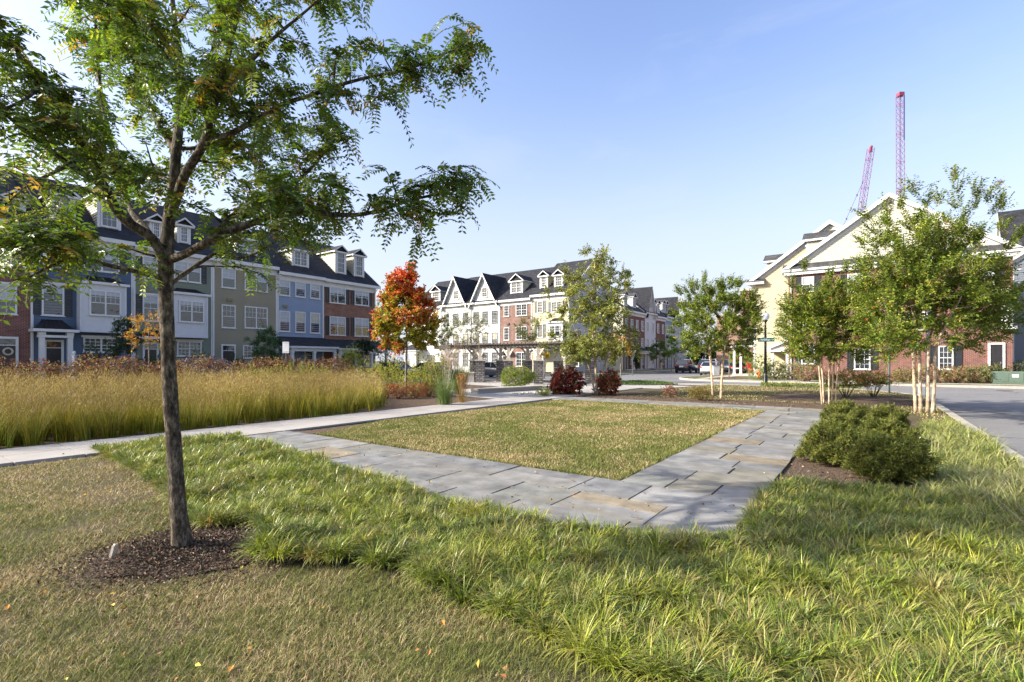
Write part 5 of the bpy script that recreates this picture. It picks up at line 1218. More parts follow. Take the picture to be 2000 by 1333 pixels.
street('street_tree', 'fresh green young tree in front of the pale blue house down the far street', 1311, 727, 654, 14, 706, [(.16, .26, .06), (.2, .3, .07)], Y=68, n=36, ls=.2, lw=.13, group='street trees down the far street')
street('evergreen_tree', 'narrow dark evergreen beside a porch down the far street', 1243, 727, 684, 8, 724, DG, Y=64, n=30, ls=.16, lw=.08, shape='cone', cat='evergreen')
for i, (u, w, vt, lab) in enumerate(((1345, 24, 672, 'dark bushy tree closing the far end of the street, left one'), (1376, 26, 668, 'dark bushy tree closing the far end of the street, behind the parked cars'), (1412, 24, 676, 'dark bushy tree closing the far end of the street, right one'))):
    street('dense_tree', lab, u, 720, vt, w, 716, DG+GR[:1], Y=112, n=60, ls=.5, lw=.35, per=4, group='trees at the end of the far street', rad=.12)
street('street_tree', 'yellow-green tree between the parked cars and the yellow house', 1445, 728, 682, 22, 712, YG, Y=58, n=40, ls=.18, lw=.12, group='street trees down the far street')
street('street_tree', 'bare slim sapling in a mulch ring left of the orange hydrant', 1424, 742, 680, 8, 694, OL, Y=40, n=6, per=1, ls=.05, rad=.035)
street('street_tree', 'young tree behind the largest crape myrtle, in front of the brick end house', 1883, 744, 590, 62, 694, YG+GR, Y=36, n=120, ls=.12, lw=.08, rad=.11, group='street trees before the brick end house')
street('street_tree', 'green tree standing left of the red maple, behind it', 752, 735, 570, 30, 715, GR+OL, Y=44, n=80, ls=.14, lw=.09, group='street trees beside the left row')
street('street_tree', 'green tree right behind the red maple, before the grey townhouse', 865, 738, 610, 26, 700, OL+GR, Y=42, n=46, ls=.12, lw=.08, group='street trees beside the left row')
street('ornamental_tree', 'small tree with orange autumn leaves before the blue house, left of the near trunk', 290, 715, 596, 48, 694, OR[:3]+[(.30, .28, .06)], Y=25, n=60, per=3, ls=.10, lw=.055, nleaf=8, rad=.035, L=.35)
street('evergreen_tree', 'dark green evergreen between the blue house and the orange tree', 243, 715, 612, 30, 714, DG, Y=28.5, n=70, ls=.10, lw=.06, cat='evergreen')
street('evergreen_tree', 'dark green tree in front of the khaki townhouse', 520, 727, 640, 34, 714, [(.06, .12, .05), (.08, .15, .06)], Y=36.5, n=70, ls=.14, lw=.07, cat='evergreen')
street('evergreen_tree', 'dark green small tree before the porch of the orange brick house', 710, 728, 660, 17, 700, DG, Y=42, n=40, ls=.12, lw=.08, cat='evergreen')
# ---- shrubs
YEW = [(.10, .12, .025), (.16, .175, .035), (.22, .225, .05), (.07, .085, .02)]
yews = [(-.42, 8.5, .43, .56, 'large clipped dark green shrub at the left front of the double row'), (.20, 7.7, .38, .52, 'shaded dark green shrub nearest the lush grass, right front of the double row'),
        (-.43, 11.2, .38, .50, 'clipped green shrub second from the front, on the path side of the double row'), (.24, 10.2, .36, .50, 'clipped green shrub second from the front, on the road side of the double row'),
        (-.45, 13.6, .38, .50, 'clipped green shrub at the far path-side end of the double row'), (.24, 13.0, .36, .50, 'clipped green shrub at the far road-side end of the double row')]
for n_, e_, r, h, lab in yews:
    shrub('clipped_shrub', lab, P(n_, e_), r*.94, r*.94, h*R.uniform(.9, 1.05), 2900, .036, .013, YEW, group='clipped shrubs in a double row', nl=9, shoot=.10, hollow=.8, zc=.45)
RED = [(.20, .03, .03), (.28, .05, .035), (.14, .03, .03), (.30, .10, .06), (.09, .07, .03)]
shrub('hydrangea_shrub', 'large burgundy red shrub in front of the last pergola pier', G(1104, 772), .70, .62, 1.05, 640, .13, .095, RED, group='burgundy shrubs', nl=4, shoot=.16, hollow=.55)
shrub('hydrangea_shrub', 'smaller burgundy red shrub right of the birch stems', G(1189, 771), .56, .55, .95, 340, .13, .095, [(.28, .07, .05), (.34, .11, .07), (.16, .05, .03), (.10, .10, .03)], group='burgundy shrubs', nl=4, shoot=.16, hollow=.5)
shrub('small_shrub', 'sparse little reddish shrub in the mulch bed', G(1309, 776), .30, .3, .5, 120, .07, .04, [(.25, .12, .09), (.30, .15, .10)], nl=4, hollow=.3)
shrub('small_shrub', 'low round orange-green shrub in the mulch bed beside the first crape myrtle', G(1368, 783), .38, .38, .52, 500, .045, .025, [(.22, .18, .05), (.30, .18, .06), (.15, .15, .04)], nl=5)
shrub('small_shrub', 'tiny yellow-green shrub by the river pebbles', G(1062, 775), .28, .28, .42, 200, .05, .03, YG, nl=5)
shrub('rounded_shrub', 'round yellow-green shrub in front of the stone piers', G(1012, 757), .95, .8, 1.08, 1700, .06, .035, [(.22, .26, .05), (.30, .33, .08), (.16, .20, .04)], nl=6, shoot=.14, hollow=.7)
shrub('vase_shrub', 'low spreading shrub with reddish tops behind the second crape myrtle', G(1652, 777), .95, .8, 1.05, 900, .055, .03, [(.20, .21, .05), (.32, .14, .06), (.25, .24, .07), (.15, .16, .04)], nl=6, zc=.68, hollow=.6, stems=9, group='reddish green shrubs near the road', z0=.35)
shrub('vase_shrub', 'spreading shrub with reddish tops, right one of the pair near the road', G(1706, 776), .80, .7, 1.02, 750, .055, .03, [(.20, .21, .05), (.36, .14, .06), (.25, .24, .07), (.15, .16, .04)], nl=6, zc=.70, hollow=.6, stems=9, group='reddish green shrubs near the road', z0=.4)
for i, (u, v, r, h, c, lab) in enumerate((
        (1485, 733, 1.15, 1.7, [(.14, .19, .05), (.2, .24, .08)], 'tall green shrub at the corner of the yellow house'), (1516, 734, 1.0, 1.25, [(.22, .24, .12), (.30, .30, .16)], 'pale green shrub under the side entry of the yellow house'),
        (1545, 734, 1.1, 1.3, [(.26, .27, .14), (.32, .30, .18)], 'variegated pale shrub right of the yellow house entry'), (1578, 734, 1.1, 1.2, [(.24, .25, .12), (.28, .12, .08)], 'variegated shrub with reddish leaves by the brick wall'),
        (1770, 735, 1.0, .95, [(.28, .18, .10), (.2, .2, .08)], 'low reddish shrub by the brick wall behind the myrtle trunks'), (1822, 735, 1.1, 1.0, [(.32, .14, .09), (.24, .24, .10)], 'low red and green shrub left of the young tree trunk'),
        (1868, 735, 1.0, 1.0, [(.30, .16, .09), (.26, .26, .11)], 'low red and green shrub just right of the young tree trunk'), (1905, 735, 1.0, 1.05, [(.26, .22, .10), (.18, .20, .08)], 'mixed green shrub left of the dark side door'),
        (1945, 735, .8, 1.2, [(.10, .13, .05), (.2, .18, .08)], 'dark green shrub in front of the dark side door'), (1990, 737, 1.0, 1.3, [(.08, .10, .04), (.14, .14, .06)], 'dark shrub at the right edge behind the utility box'))):
    Yd = 33.0 if u > 1700 else (35 if u > 1560 else 38.0); b_ = Vector(((u-1000)/F*Yd, Yd, 0))
    shrub('foundation_shrub', lab, b_, r*.85, r*.7, h, 420, .11, .06, c, group='shrubs along the end houses', nl=5, shoot=.2, hollow=.65)
for u, vt, r, Yd, c, lab in ((185, 682, .9, 28, DG, 'dark shrub below the ground floor window of the blue house'), (390, 690, .9, 32, DG+GR[:1], 'dark shrub in front of the green house beside the trunk'), (545, 695, 1.0, 37, DG+GR[:1], 'dark shrub left of the porch'),
                             (686, 675, .95, 37, YG, 'bright yellow-green shrub before the porch of the orange brick house'), (460, 700, .8, 34, DG, 'dark low shrub before the khaki house door'), (760, 700, 1.2, 42, DG+OL, 'dark shrub at the corner of the orange brick house'), (300, 697, 1.2, 29, DG, 'broad dark shrub under the orange tree')):
    b_ = Vector(((u-1000)/F*Yd, Yd, 0)); h = EYE+(HOR-vt)/F*Yd
    shrub('foundation_shrub', lab, b_, r, r*.9, h, 520, .10, .06, c, group='shrubs before the left row', nl=5, shoot=.2, hollow=.6)
# yellow-green bushes behind the switch grass, and the red hedge
for i, (u, v, Yd, h) in enumerate(((500, 0, 20.5, 1.35), (560, 0, 21.5, 1.35), (610, 0, 22, 1.3), (735, 0, 23, 1.35), (765, 0, 22.2, 1.45), (830, 0, 21.6, 1.6), (850, 0, 22.6, 1.75), (815, 0, 20.6, 1.15))):
    lab = ['low yellow-green bush behind the switch grass, below the khaki house', 'low yellow-green bush behind the switch grass, left of the porch', 'low yellow-green bush behind the switch grass, before the blue porch', 'yellow-green bush left of the maple trunk, the farther one',
           'yellow-green bush just left of the maple trunk', 'yellow-green bush right of the maple trunk', 'tall yellow-green bush below the dark parked car', 'low yellow-green bush at the right foot of the maple'][i]
    shrub('willow_bush', lab, Vector(((u-1000)/F*Yd, Yd, 0)), .85, .7, h, 330, .09, .035, [(.30, .30, .06), (.22, .25, .05), (.38, .34, .08)], group='yellow-green bushes behind the switch grass', nl=6, shoot=.28, hollow=.4, stems=8)
for i, (u, Yd) in enumerate(((755, 19.6), (778, 19.2), (812, 19.6), (838, 20.4))):
    shrub('red_bush', ['low dark red bush at the end of the switch grass', 'low dark red bush at the foot of the maple trunk', 'low reddish bush right of the maple trunk', 'thin reddish bush left of the tall green grass'][i], Vector(((u-1000)/F*Yd, Yd, 0)), .45, .4, .62, 240, .05, .032, [(.30, .07, .045), (.36, .13, .06), (.24, .15, .06)], group='low red bushes round the maple', nl=5, hollow=.4)
hd = thing('red_hedge', 'long dark red leafy hedge behind the switch grass on the left', 'hedge', P(-21.6, 5))
n = 9000; ee = R.uniform(-8, 10.5, n); nn = R.normal(0, .45, n); hz = R.uniform(.25, 1.42, n)*(1+.08*np.sin(ee*2.1)+.06*np.sin(ee*5.3)); base = np.stack([EX*ee+NX*nn, EY*ee+NY*nn, hz], 1)
D = unit(R.normal(0, .6, (n, 3))+[0, 0, .6]); nl = 5; tt = np.arange(nl)/nl; Pp = base[:, None]+D[:, None]*(.26*tt)[None, :, None]; LD = unit(R.normal(0, .8, (n, nl, 3))+D[:, None]*.4-[0, 0, .3])
cc = pal([(.13, .035, .035), (.20, .06, .05), (.09, .035, .03), (.26, .13, .08), (.30, .20, .09), (.10, .09, .04)], n, .15).repeat(nl, 0)
leaves('foliage', Pp.reshape(-1, 3), LD.reshape(-1, 3), R.normal(0, .5, (n*nl, 3))+[0, 0, 1], R.uniform(.06, .11, n*nl), R.uniform(.03, .05, n*nl), cc, 'leaf', hd)
s = MB()
for i in range(70): e_ = -8+18.4*i/70; a = P(0, e_); s.tube([a, a+Vector((R.normal(0, .2), R.normal(0, .2), 1.1))], [.012, .005], 4)
s.build('stem', 'twig', hd)
# low green mound by the kerb
gm = thing('ground_cover', 'low bright green ground cover mound by the kerb', 'ground cover', G(1252, 752)); 
n = 2600; a = R.uniform(0, 2*PI, n); q = np.sqrt(R.random(n)); Pp = np.stack([2.2*q*np.cos(a), .9*q*np.sin(a), .02+.22*(1-q**3)*R.random(n)**.3], 1)
leaves('foliage', Pp, R.normal(0, 1, (n, 3))+[0, 0, .5], R.normal(0, .4, (n, 3))+[0, 0, 1], R.uniform(.07, .12, n), R.uniform(.04, .06, n), pal([(.10, .17, .04), (.15, .22, .05), (.08, .13, .035)], n), 'leaf', gm)
gm = thing('ground_cover', 'strip of yellow-green ground cover between the lamp post and the second myrtle', 'ground cover', G(1580, 757))
n = 2400; Pp = np.stack([R.uniform(-1, 1, n), R.uniform(-1, 1, n), R.uniform(.02, .2, n)], 1); Pp = np.stack([NX*Pp[:, 0]*2.4+EX*Pp[:, 1]*.5, NY*Pp[:, 0]*2.4+EY*Pp[:, 1]*.5, Pp[:, 2]], 1)
leaves('foliage', Pp, R.normal(0, 1, (n, 3))+[0, 0, .5], R.normal(0, .4, (n, 3))+[0, 0, 1], R.uniform(.07, .12, n), R.uniform(.04, .06, n), pal(YG+GR, n), 'leaf', gm)
# ornamental grasses
def fountain(name, label, b0, h, n, cols, w=.010, lean=.5, head=None, spread=.12, tilt=.42):
    t = thing(name, label, 'ornamental grass', b0); a = R.uniform(0, 2*PI, n); r = np.abs(R.normal(0, spread, n)); p = np.stack([np.cos(a)*r, np.sin(a)*r, np.zeros(n)], 1); c = pal(cols, n)
    blades('foliage', p, a+R.normal(0, .3, n), R.uniform(.6, 1.05, n)*h, np.full(n, w), R.uniform(0, .25, n), R.uniform(.2, lean*2, n), c, c*1.15, segs=5, parent=t)
    if head:
        m = head[0]; k = m*70; a2 = R.uniform(0, 2*PI, m); l2 = R.uniform(0, tilt, m); hh = R.uniform(.9, 1.2, m)*head[1]; ax = np.stack([np.cos(a2)*np.sin(l2), np.sin(a2)*np.sin(l2), np.cos(l2)], 1)
        tt = R.uniform(1-head[3], 1, (m, 70)); q = ax[:, None]*(hh[:, None]*tt)[..., None]+R.normal(0, head[4], (m, 70, 3)); q = q.reshape(-1, 3)
        blades('plume', q, R.uniform(0, 2*PI, k), R.uniform(.05, .10, k), np.full(k, .010), R.uniform(.2, 1, k), R.uniform(.5, 1.6, k), pal(head[2], k), segs=2, parent=t)
        s = MB()
        for i in range(m): s.tube([(0, 0, 0), tuple(ax[i]*hh[i])], [.004, .002], 3, cap=False)
        s.build('stem', 'timber_pale', t)
fountain('maiden_grass', 'tall green fountain of grass with pinkish plumes beside the walkway', G(869, 793), 1.15, 560, [(.09, .15, .04), (.13, .19, .055), (.19, .23, .08)], .009, .65, (14, 1.65, [(.42, .29, .21), (.34, .22, .17), (.48, .38, .28)], .20, .035))
fountain('maiden_grass', 'second clump of grass with tan plumes behind the tall green one', G(872, 775)+Vector((.4, 1.2, 0)), 1.5, 700, [(.11, .15, .05), (.16, .19, .06)], .012, .45, (26, 2.15, [(.42, .30, .21), (.34, .23, .16), (.50, .40, .28)], .18, .045))
fountain('feather_grass', 'stiff upright clump of rust-orange feather grass beside the walkway', G(902, 789), .78, 150, [(.30, .18, .06), (.38, .22, .07), (.22, .17, .05)], .008, .14, (24, .90, [(.34, .16, .05), (.38, .22, .08)], .40, .020), spread=.10, tilt=.24)
# ------------------------------------------------------------------ pergola, walls, posts
front = [(-4.45, 34.3), (-2.14, 33.5), (-.23, 32.3), (1.63, 30.9), (3.45, 29.6)]; back = [(-4.9, 36.8), (-2.75, 36.0), (-.80, 34.9), (1.05, 33.5), (3.0, 32.2), (4.95, 31.4)]
pg = thing('pergola', 'curved timber pergola on stone piers behind the round green shrub', 'pergola', (0, 32.5, 0)); off = Vector((0, 32.5, 0))
for x, y in front+back:
    mb = MB(); x, y = x-off.x, y-off.y; a = .30
    mb.box(x-a, x+a, y-a, y+a, -.05, 1.45); p = mb.build('stone_pier', 'fieldstone', pg)
    mb = MB(); mb.box(x-a-.06, x+a+.06, y-a-.06, y+a+.06, 1.45, 1.54); mb.build('cap', 'stone_cap', p)
    mb = MB(); mb.box(x-.10, x+.10, y-.10, y+.10, 1.54, 2.42); mb.box(x-.15, x+.15, y-.15, y+.15, 1.54, 1.68); mb.build('post', 'timber_pale', pg)
for line in (front, back):
    pts = [Vector((x, y, 2.42))-off for x, y in line]; d0 = (pts[0]-pts[1]).normalized(); pts = [pts[0]+d0*.9]+pts+[pts[-1]+(pts[-1]-pts[-2]).normalized()*.6]
    for sgn in (-.12, .12):
        mb = MB()
        for a, b in zip(pts, pts[1:]): nr = Vector((-(b-a).y, (b-a).x, 0)).normalized()*sgn; mb.bar(a+nr, b+nr, .05, .20)
        mb.build('beam', 'timber', pg)
    for i in range(1, len(pts)-1):
        for sg in (-1, 1):
            q = pts[i]+(pts[min(max(i+sg, 0), len(pts)-1)]-pts[i]).normalized()*.85; base = pts[i]-Vector((0, 0, .75)); mid = base.lerp(q, .5)+Vector((0, 0, -.0))+(pts[i]-mid_ if False else Vector((0, 0, .12)))*(-1 if False else 1)
            c = [base+((q-base)*t)+Vector((0, 0, -.0)) + (Vector((0, 0, 1))*(.22*math.sin(PI*t))*(1)) for t in np.linspace(0, 1, 7)]
            mb = MB()
            for a, b in zip(c, c[1:]): mb.bar(a, b, .07, .10)
            mb.build('brace', 'timber_pale', pg)
k = 34
for i in range(k):
    t = i/(k-1); f = lambda L, t: (lambda s: Vector((*[L[int(s)][j]+(L[min(int(s)+1, len(L)-1)][j]-L[int(s)][j])*(s-int(s)) for j in (0, 1)], 0)))(t*(len(L)-1.001))
    a = f(front, t)-off; b = f(back, t*.86)-off; d = (b-a).normalized(); a = a-d*.5+Vector((0, 0, 2.57)); b = b+d*.45+Vector((0, 0, 2.57))
    mb = MB(); mb.bar(a, b, .05, .15); mb.build('rafter', 'timber', pg)
w = thing('low_wall', 'low concrete wall with a pale top along the walkway, shaded on its near side', 'wall', G(990, 765))
mb = MB(); a, b = G(925, 771)-G(990, 765), G(1052, 763)-G(990, 765); mb.bar(a+Vector((0, .6, .08)), b+Vector((0, .6, .08)), .5, .16); mb.build('base', 'concrete', w)
mb = MB(); mb.bar(a+Vector((0, .6, .19)), b+Vector((0, .6, .19)), .58, .06); mb.build('cap', 'concrete_slab' if False else 'kerb_concrete', w)
w = thing('stone_bench', 'grey block seat with a tan top left of the pergola piers', 'seat', Vector(((916-1000)/F*33.8, 33.8, 0)))
mb = MB(); mb.box(-.36, .36, -.25, .25, -.02, .62); mb.build('base', 'concrete', w); mb = MB(); mb.box(-.4, .4, -.29, .29, .62, .70); mb.build('seat', 'stone_cap', w)

def lamp_post(label, b0, h=4.35):
    t = thing('street_lamp', label, 'street lamp', b0)
    mb = MB(); mb.lathe([(.001, 0), (.16, 0), (.16, .12), (.12, .2), (.12, .55), (.085, .65), (.075, .7), (.058, 1.2), (.050, h-.75), (.06, h-.72), (.06, h-.66), (.045, h-.62), (.05, h-.55), (.13, h-.45), (.15, h-.40), (.001, h-.40)], k=16)
    for i in range(12): a = 2*PI*i/12; mb.tube([(math.cos(a)*.075, math.sin(a)*.075, .7), (math.cos(a)*.052, math.sin(a)*.052, h-.8)], .008, 4)
    mb.build('pole', 'lamp_black', t)
    mb = MB(); mb.lathe([(.13, h-.40), (.21, h-.30), (.235, h-.18), (.21, h-.06), (.13, h+.03), (.06, h+.06)], k=20); mb.build('globe', 'globe_glass', t)
    mb = MB(); mb.lathe([(.075, h+.055), (.06, h+.10), (.02, h+.13), (.001, h+.18)], k=12); mb.build('finial', 'lamp_black', t); return t
def text_mesh(par, name, body, size, loc, mat, bold=.012, rot=(PI/2, 0, 0)):
    cu = bpy.data.curves.new('t', 'FONT'); cu.body = body; cu.size = size; cu.align_x = 'CENTER'; cu.align_y = 'CENTER'; cu.extrude = .002; cu.offset = bold*size
    o = bpy.data.objects.new('t', cu); COL.objects.link(o); bpy.context.view_layer.update(); me = bpy.data.meshes.new_from_object(o.evaluated_get(bpy.context.evaluated_depsgraph_get()))
    bpy.data.objects.remove(o); q = obj(name, me, (mat,), par, loc); q.rotation_euler = rot; return q
b0 = G(1495, 752); lp = lamp_post('black street lamp with a clear acorn globe, near the kerb', b0)
sg = thing('street_name_sign', 'green street name sign reading Meridian Ln on the black lamp post', 'street sign', b0+Vector((0, 0, 2.75)))
mb = MB(); mb.box(-.50, .50, -.095, -.085, -.11, .11); mb.build('plate', 'sign_green', sg)
mb = MB(); mb.box(-.52, .52, -.089, -.081, .11, .12); mb.box(-.52, .52, -.089, -.081, -.12, -.11); mb.box(-.07, .07, -.08, .06, -.05, .05); mb.build('bracket', 'galvanised', sg)
text_mesh(sg, 'lettering', 'Meridian', .20, (-.10, -.098, 0), 'sign_white', .02); text_mesh(sg, 'lettering', 'LN', .12, (.41, -.098, .0), 'sign_white', .02)
gp = thing('lamp_pole', 'plain blue-grey metal pole rising behind the trunks of the largest crape myrtle', 'pole', G(1812, 786))
mb = MB(); mb.lathe([(.001, 0), (.10, 0), (.10, .05), (.065, .08), (.055, 2.4), (.045, 4.4), (.001, 4.45)], k=12); mb.build('pole', 'galvanised', gp)
def post(label, b0, h, w=.05, mat='green_metal', sign=None, cat='sign post', name='sign_post', z0=None):
    t = thing(name, label, cat, b0); mb = MB(); mb.box(-w/2, w/2, -w/2, -w/2+.006, -.03, h); mb.box(-w/2, -w/2+.006, -w/2+.006, w/2, -.03, h); mb.box(w/2-.006, w/2, -w/2+.006, w/2, -.03, h)
    for k in range(int(h/.3)): mb.box(-.012, .012, -w/2-.004, -w/2, .2+k*.3, .23+k*.3)
    mb.build('post', mat, t)
    if sign: 
        sw_, sh_, m = sign; mb = MB(); mb.box(-sw_/2, sw_/2, -w/2-.012, -w/2-.004, h-sh_, h); s = mb.build('sign_plate', m, t); mb = MB()
        mb.box(-sw_/2+.03, sw_/2-.03, -w/2-.015, -w/2-.012, h-.06, h-.045); mb.box(-sw_/2+.03, sw_/2-.03, -w/2-.015, -w/2-.012, h-sh_+.045, h-sh_+.06); mb.build('stripe', 'green_metal' if m == 'sign_white' else 'sign_white', t)
    return t
post('green metal post carrying a small white parking sign near the brick end house', Vector(((1560-1000)/F*38.5, 38.5, 0)), 2.75, .06, 'green_metal', (.38, .62, 'sign_white'))
post('thin green metal post with no sign, by the road in front of the brick wall', G(1737, 768), 2.7, .05, 'green_metal')
post('tall slim grey post right of the birch stems', Vector(((1170-1000)/F*31, 31, 0)), 2.6, .05, 'galvanised')
post('thin grey signpost down the far street near the porches', Vector(((1235-1000)/F*48, 48, 0)), 3.0, .05, 'galvanised', (.35, .45, 'sign_white'))
post('grey post with a pale square sign seen before the blue porch', Vector(((559-1000)/F*23, 23, 0)), 2.35, .07, 'timber', (.30, .52, 'sign_white'))
t = thing('newel_post', 'white post with a ball top in front of the blue house', 'post', Vector(((145-1000)/F*27.5, 27.5, 0)))
mb = MB(); mb.box(-.07, .07, -.07, .07, 0, 1.75); mb.box(-.1, .1, -.1, .1, 1.75, 1.8); mb.build('post', 'white_trim', t); mb = MB(); mb.lathe([(.03, 1.8), (.07, 1.85), (.085, 1.92), (.06, 1.99), (.001, 2.02)], k=10); mb.build('finial', 'white_trim', t)
t = thing('fire_hydrant', 'orange fire hydrant on the grass across the road', 'fire hydrant', G(1482, 738.5))
mb = MB(); mb.lathe([(.001, 0), (.17, 0), (.17, .04), (.11, .05), (.11, .42), (.14, .43), (.14, .47), (.12, .48), (.12, .55), (.09, .62), (.03, .66), (.03, .72), (.001, .72)], k=14); mb.build('body', 'hydrant_orange', t)
for s_, r, z, l in ((-1, .055, .36, .2), (1, .055, .36, .2)): mb = MB(); mb.tube([(s_*.09, 0, z), (s_*l, 0, z)], r, 10); mb.tube([(s_*l, 0, z), (s_*(l+.03), 0, z)], .025, 6); mb.build('outlet', 'hydrant_orange', t)
mb = MB(); mb.tube([(0, -.09, .36), (0, -.22, .36)], .075, 12); mb.tube([(0, -.22, .36), (0, -.25, .36)], .025, 6); mb.build('outlet', 'hydrant_orange', t)
t = thing('utility_box', 'green metal utility box on the grass at the right edge', 'utility box', Vector(((1967-1000)/F*32.2, 32.2, 0)), EA-PI/2)
mb = MB(); mb.box(-.72, .72, -.5, .5, .06, .72); mb.prism([(-.5, .72), (.5, .72), (.44, .78), (-.44, .78)], 'x', -.72, .72); mb.build('cabinet', 'utility_green', t)
mb = MB(); mb.box(-.66, -.01, -.515, -.5, .12, .68); mb.box(.01, .66, -.515, -.5, .12, .68); mb.box(-.76, .76, -.54, .54, -.02, .06); mb.build('door', 'utility_green', t)
mb = MB(); mb.box(.15, .45, -.52, -.516, .42, .6); mb.build('label_plate', 'sign_white', t)
t = thing('trash_bin', 'small pale grey bin beside the parked cars', 'bin', Vector(((1397-1000)/F*50, 50, 0))); mb = MB(); mb.prism([(-.28, 0), (.28, 0), (.33, .95), (-.33, .95)], 'y', -.3, .3); mb.build('body', 'grey_trim', t); mb = MB(); mb.box(-.36, .36, -.34, .34, .95, 1.03); mb.build('lid', 'shutter_grey', t)
t = thing('porch_chair', 'red chair on the porch of the yellow house', 'chair', Vector(((1470-1000)/F*47.5, 47.5, .2)), .4)
mb = MB(); mb.box(-.3, .3, -.25, .25, .35, .42); mb.build('seat', 'red_plastic', t); mb = MB(); mb.prism([(.20, .42), (.27, .42), (.42, 1.05), (.36, 1.05)], 'x', -.3, .3); mb.build('backrest', 'red_plastic', t)
for x in (-.28, .24):
    for y in (-.22, .2): mb = MB(); mb.box(x, x+.05, y, y+.05, 0, .35); mb.build('leg', 'red_plastic', t)
for u, Yd, lab in ((1424, 40, 'dark mulch mound round the bare sapling'), (1883, 36, 'dark mulch mound round the young tree by the brick house')):
    t = thing('mulch_mound', lab, 'mulch', Vector(((u-1000)/F*Yd, Yd, 0))); mb = MB(); mb.lathe([(1.5, -.01), (1.2, .05), (.7, .13), (.2, .17), (.001, .17)], k=24); o = mb.build('mound', 'mulch', t); o.scale = (1.25, .7, 1)

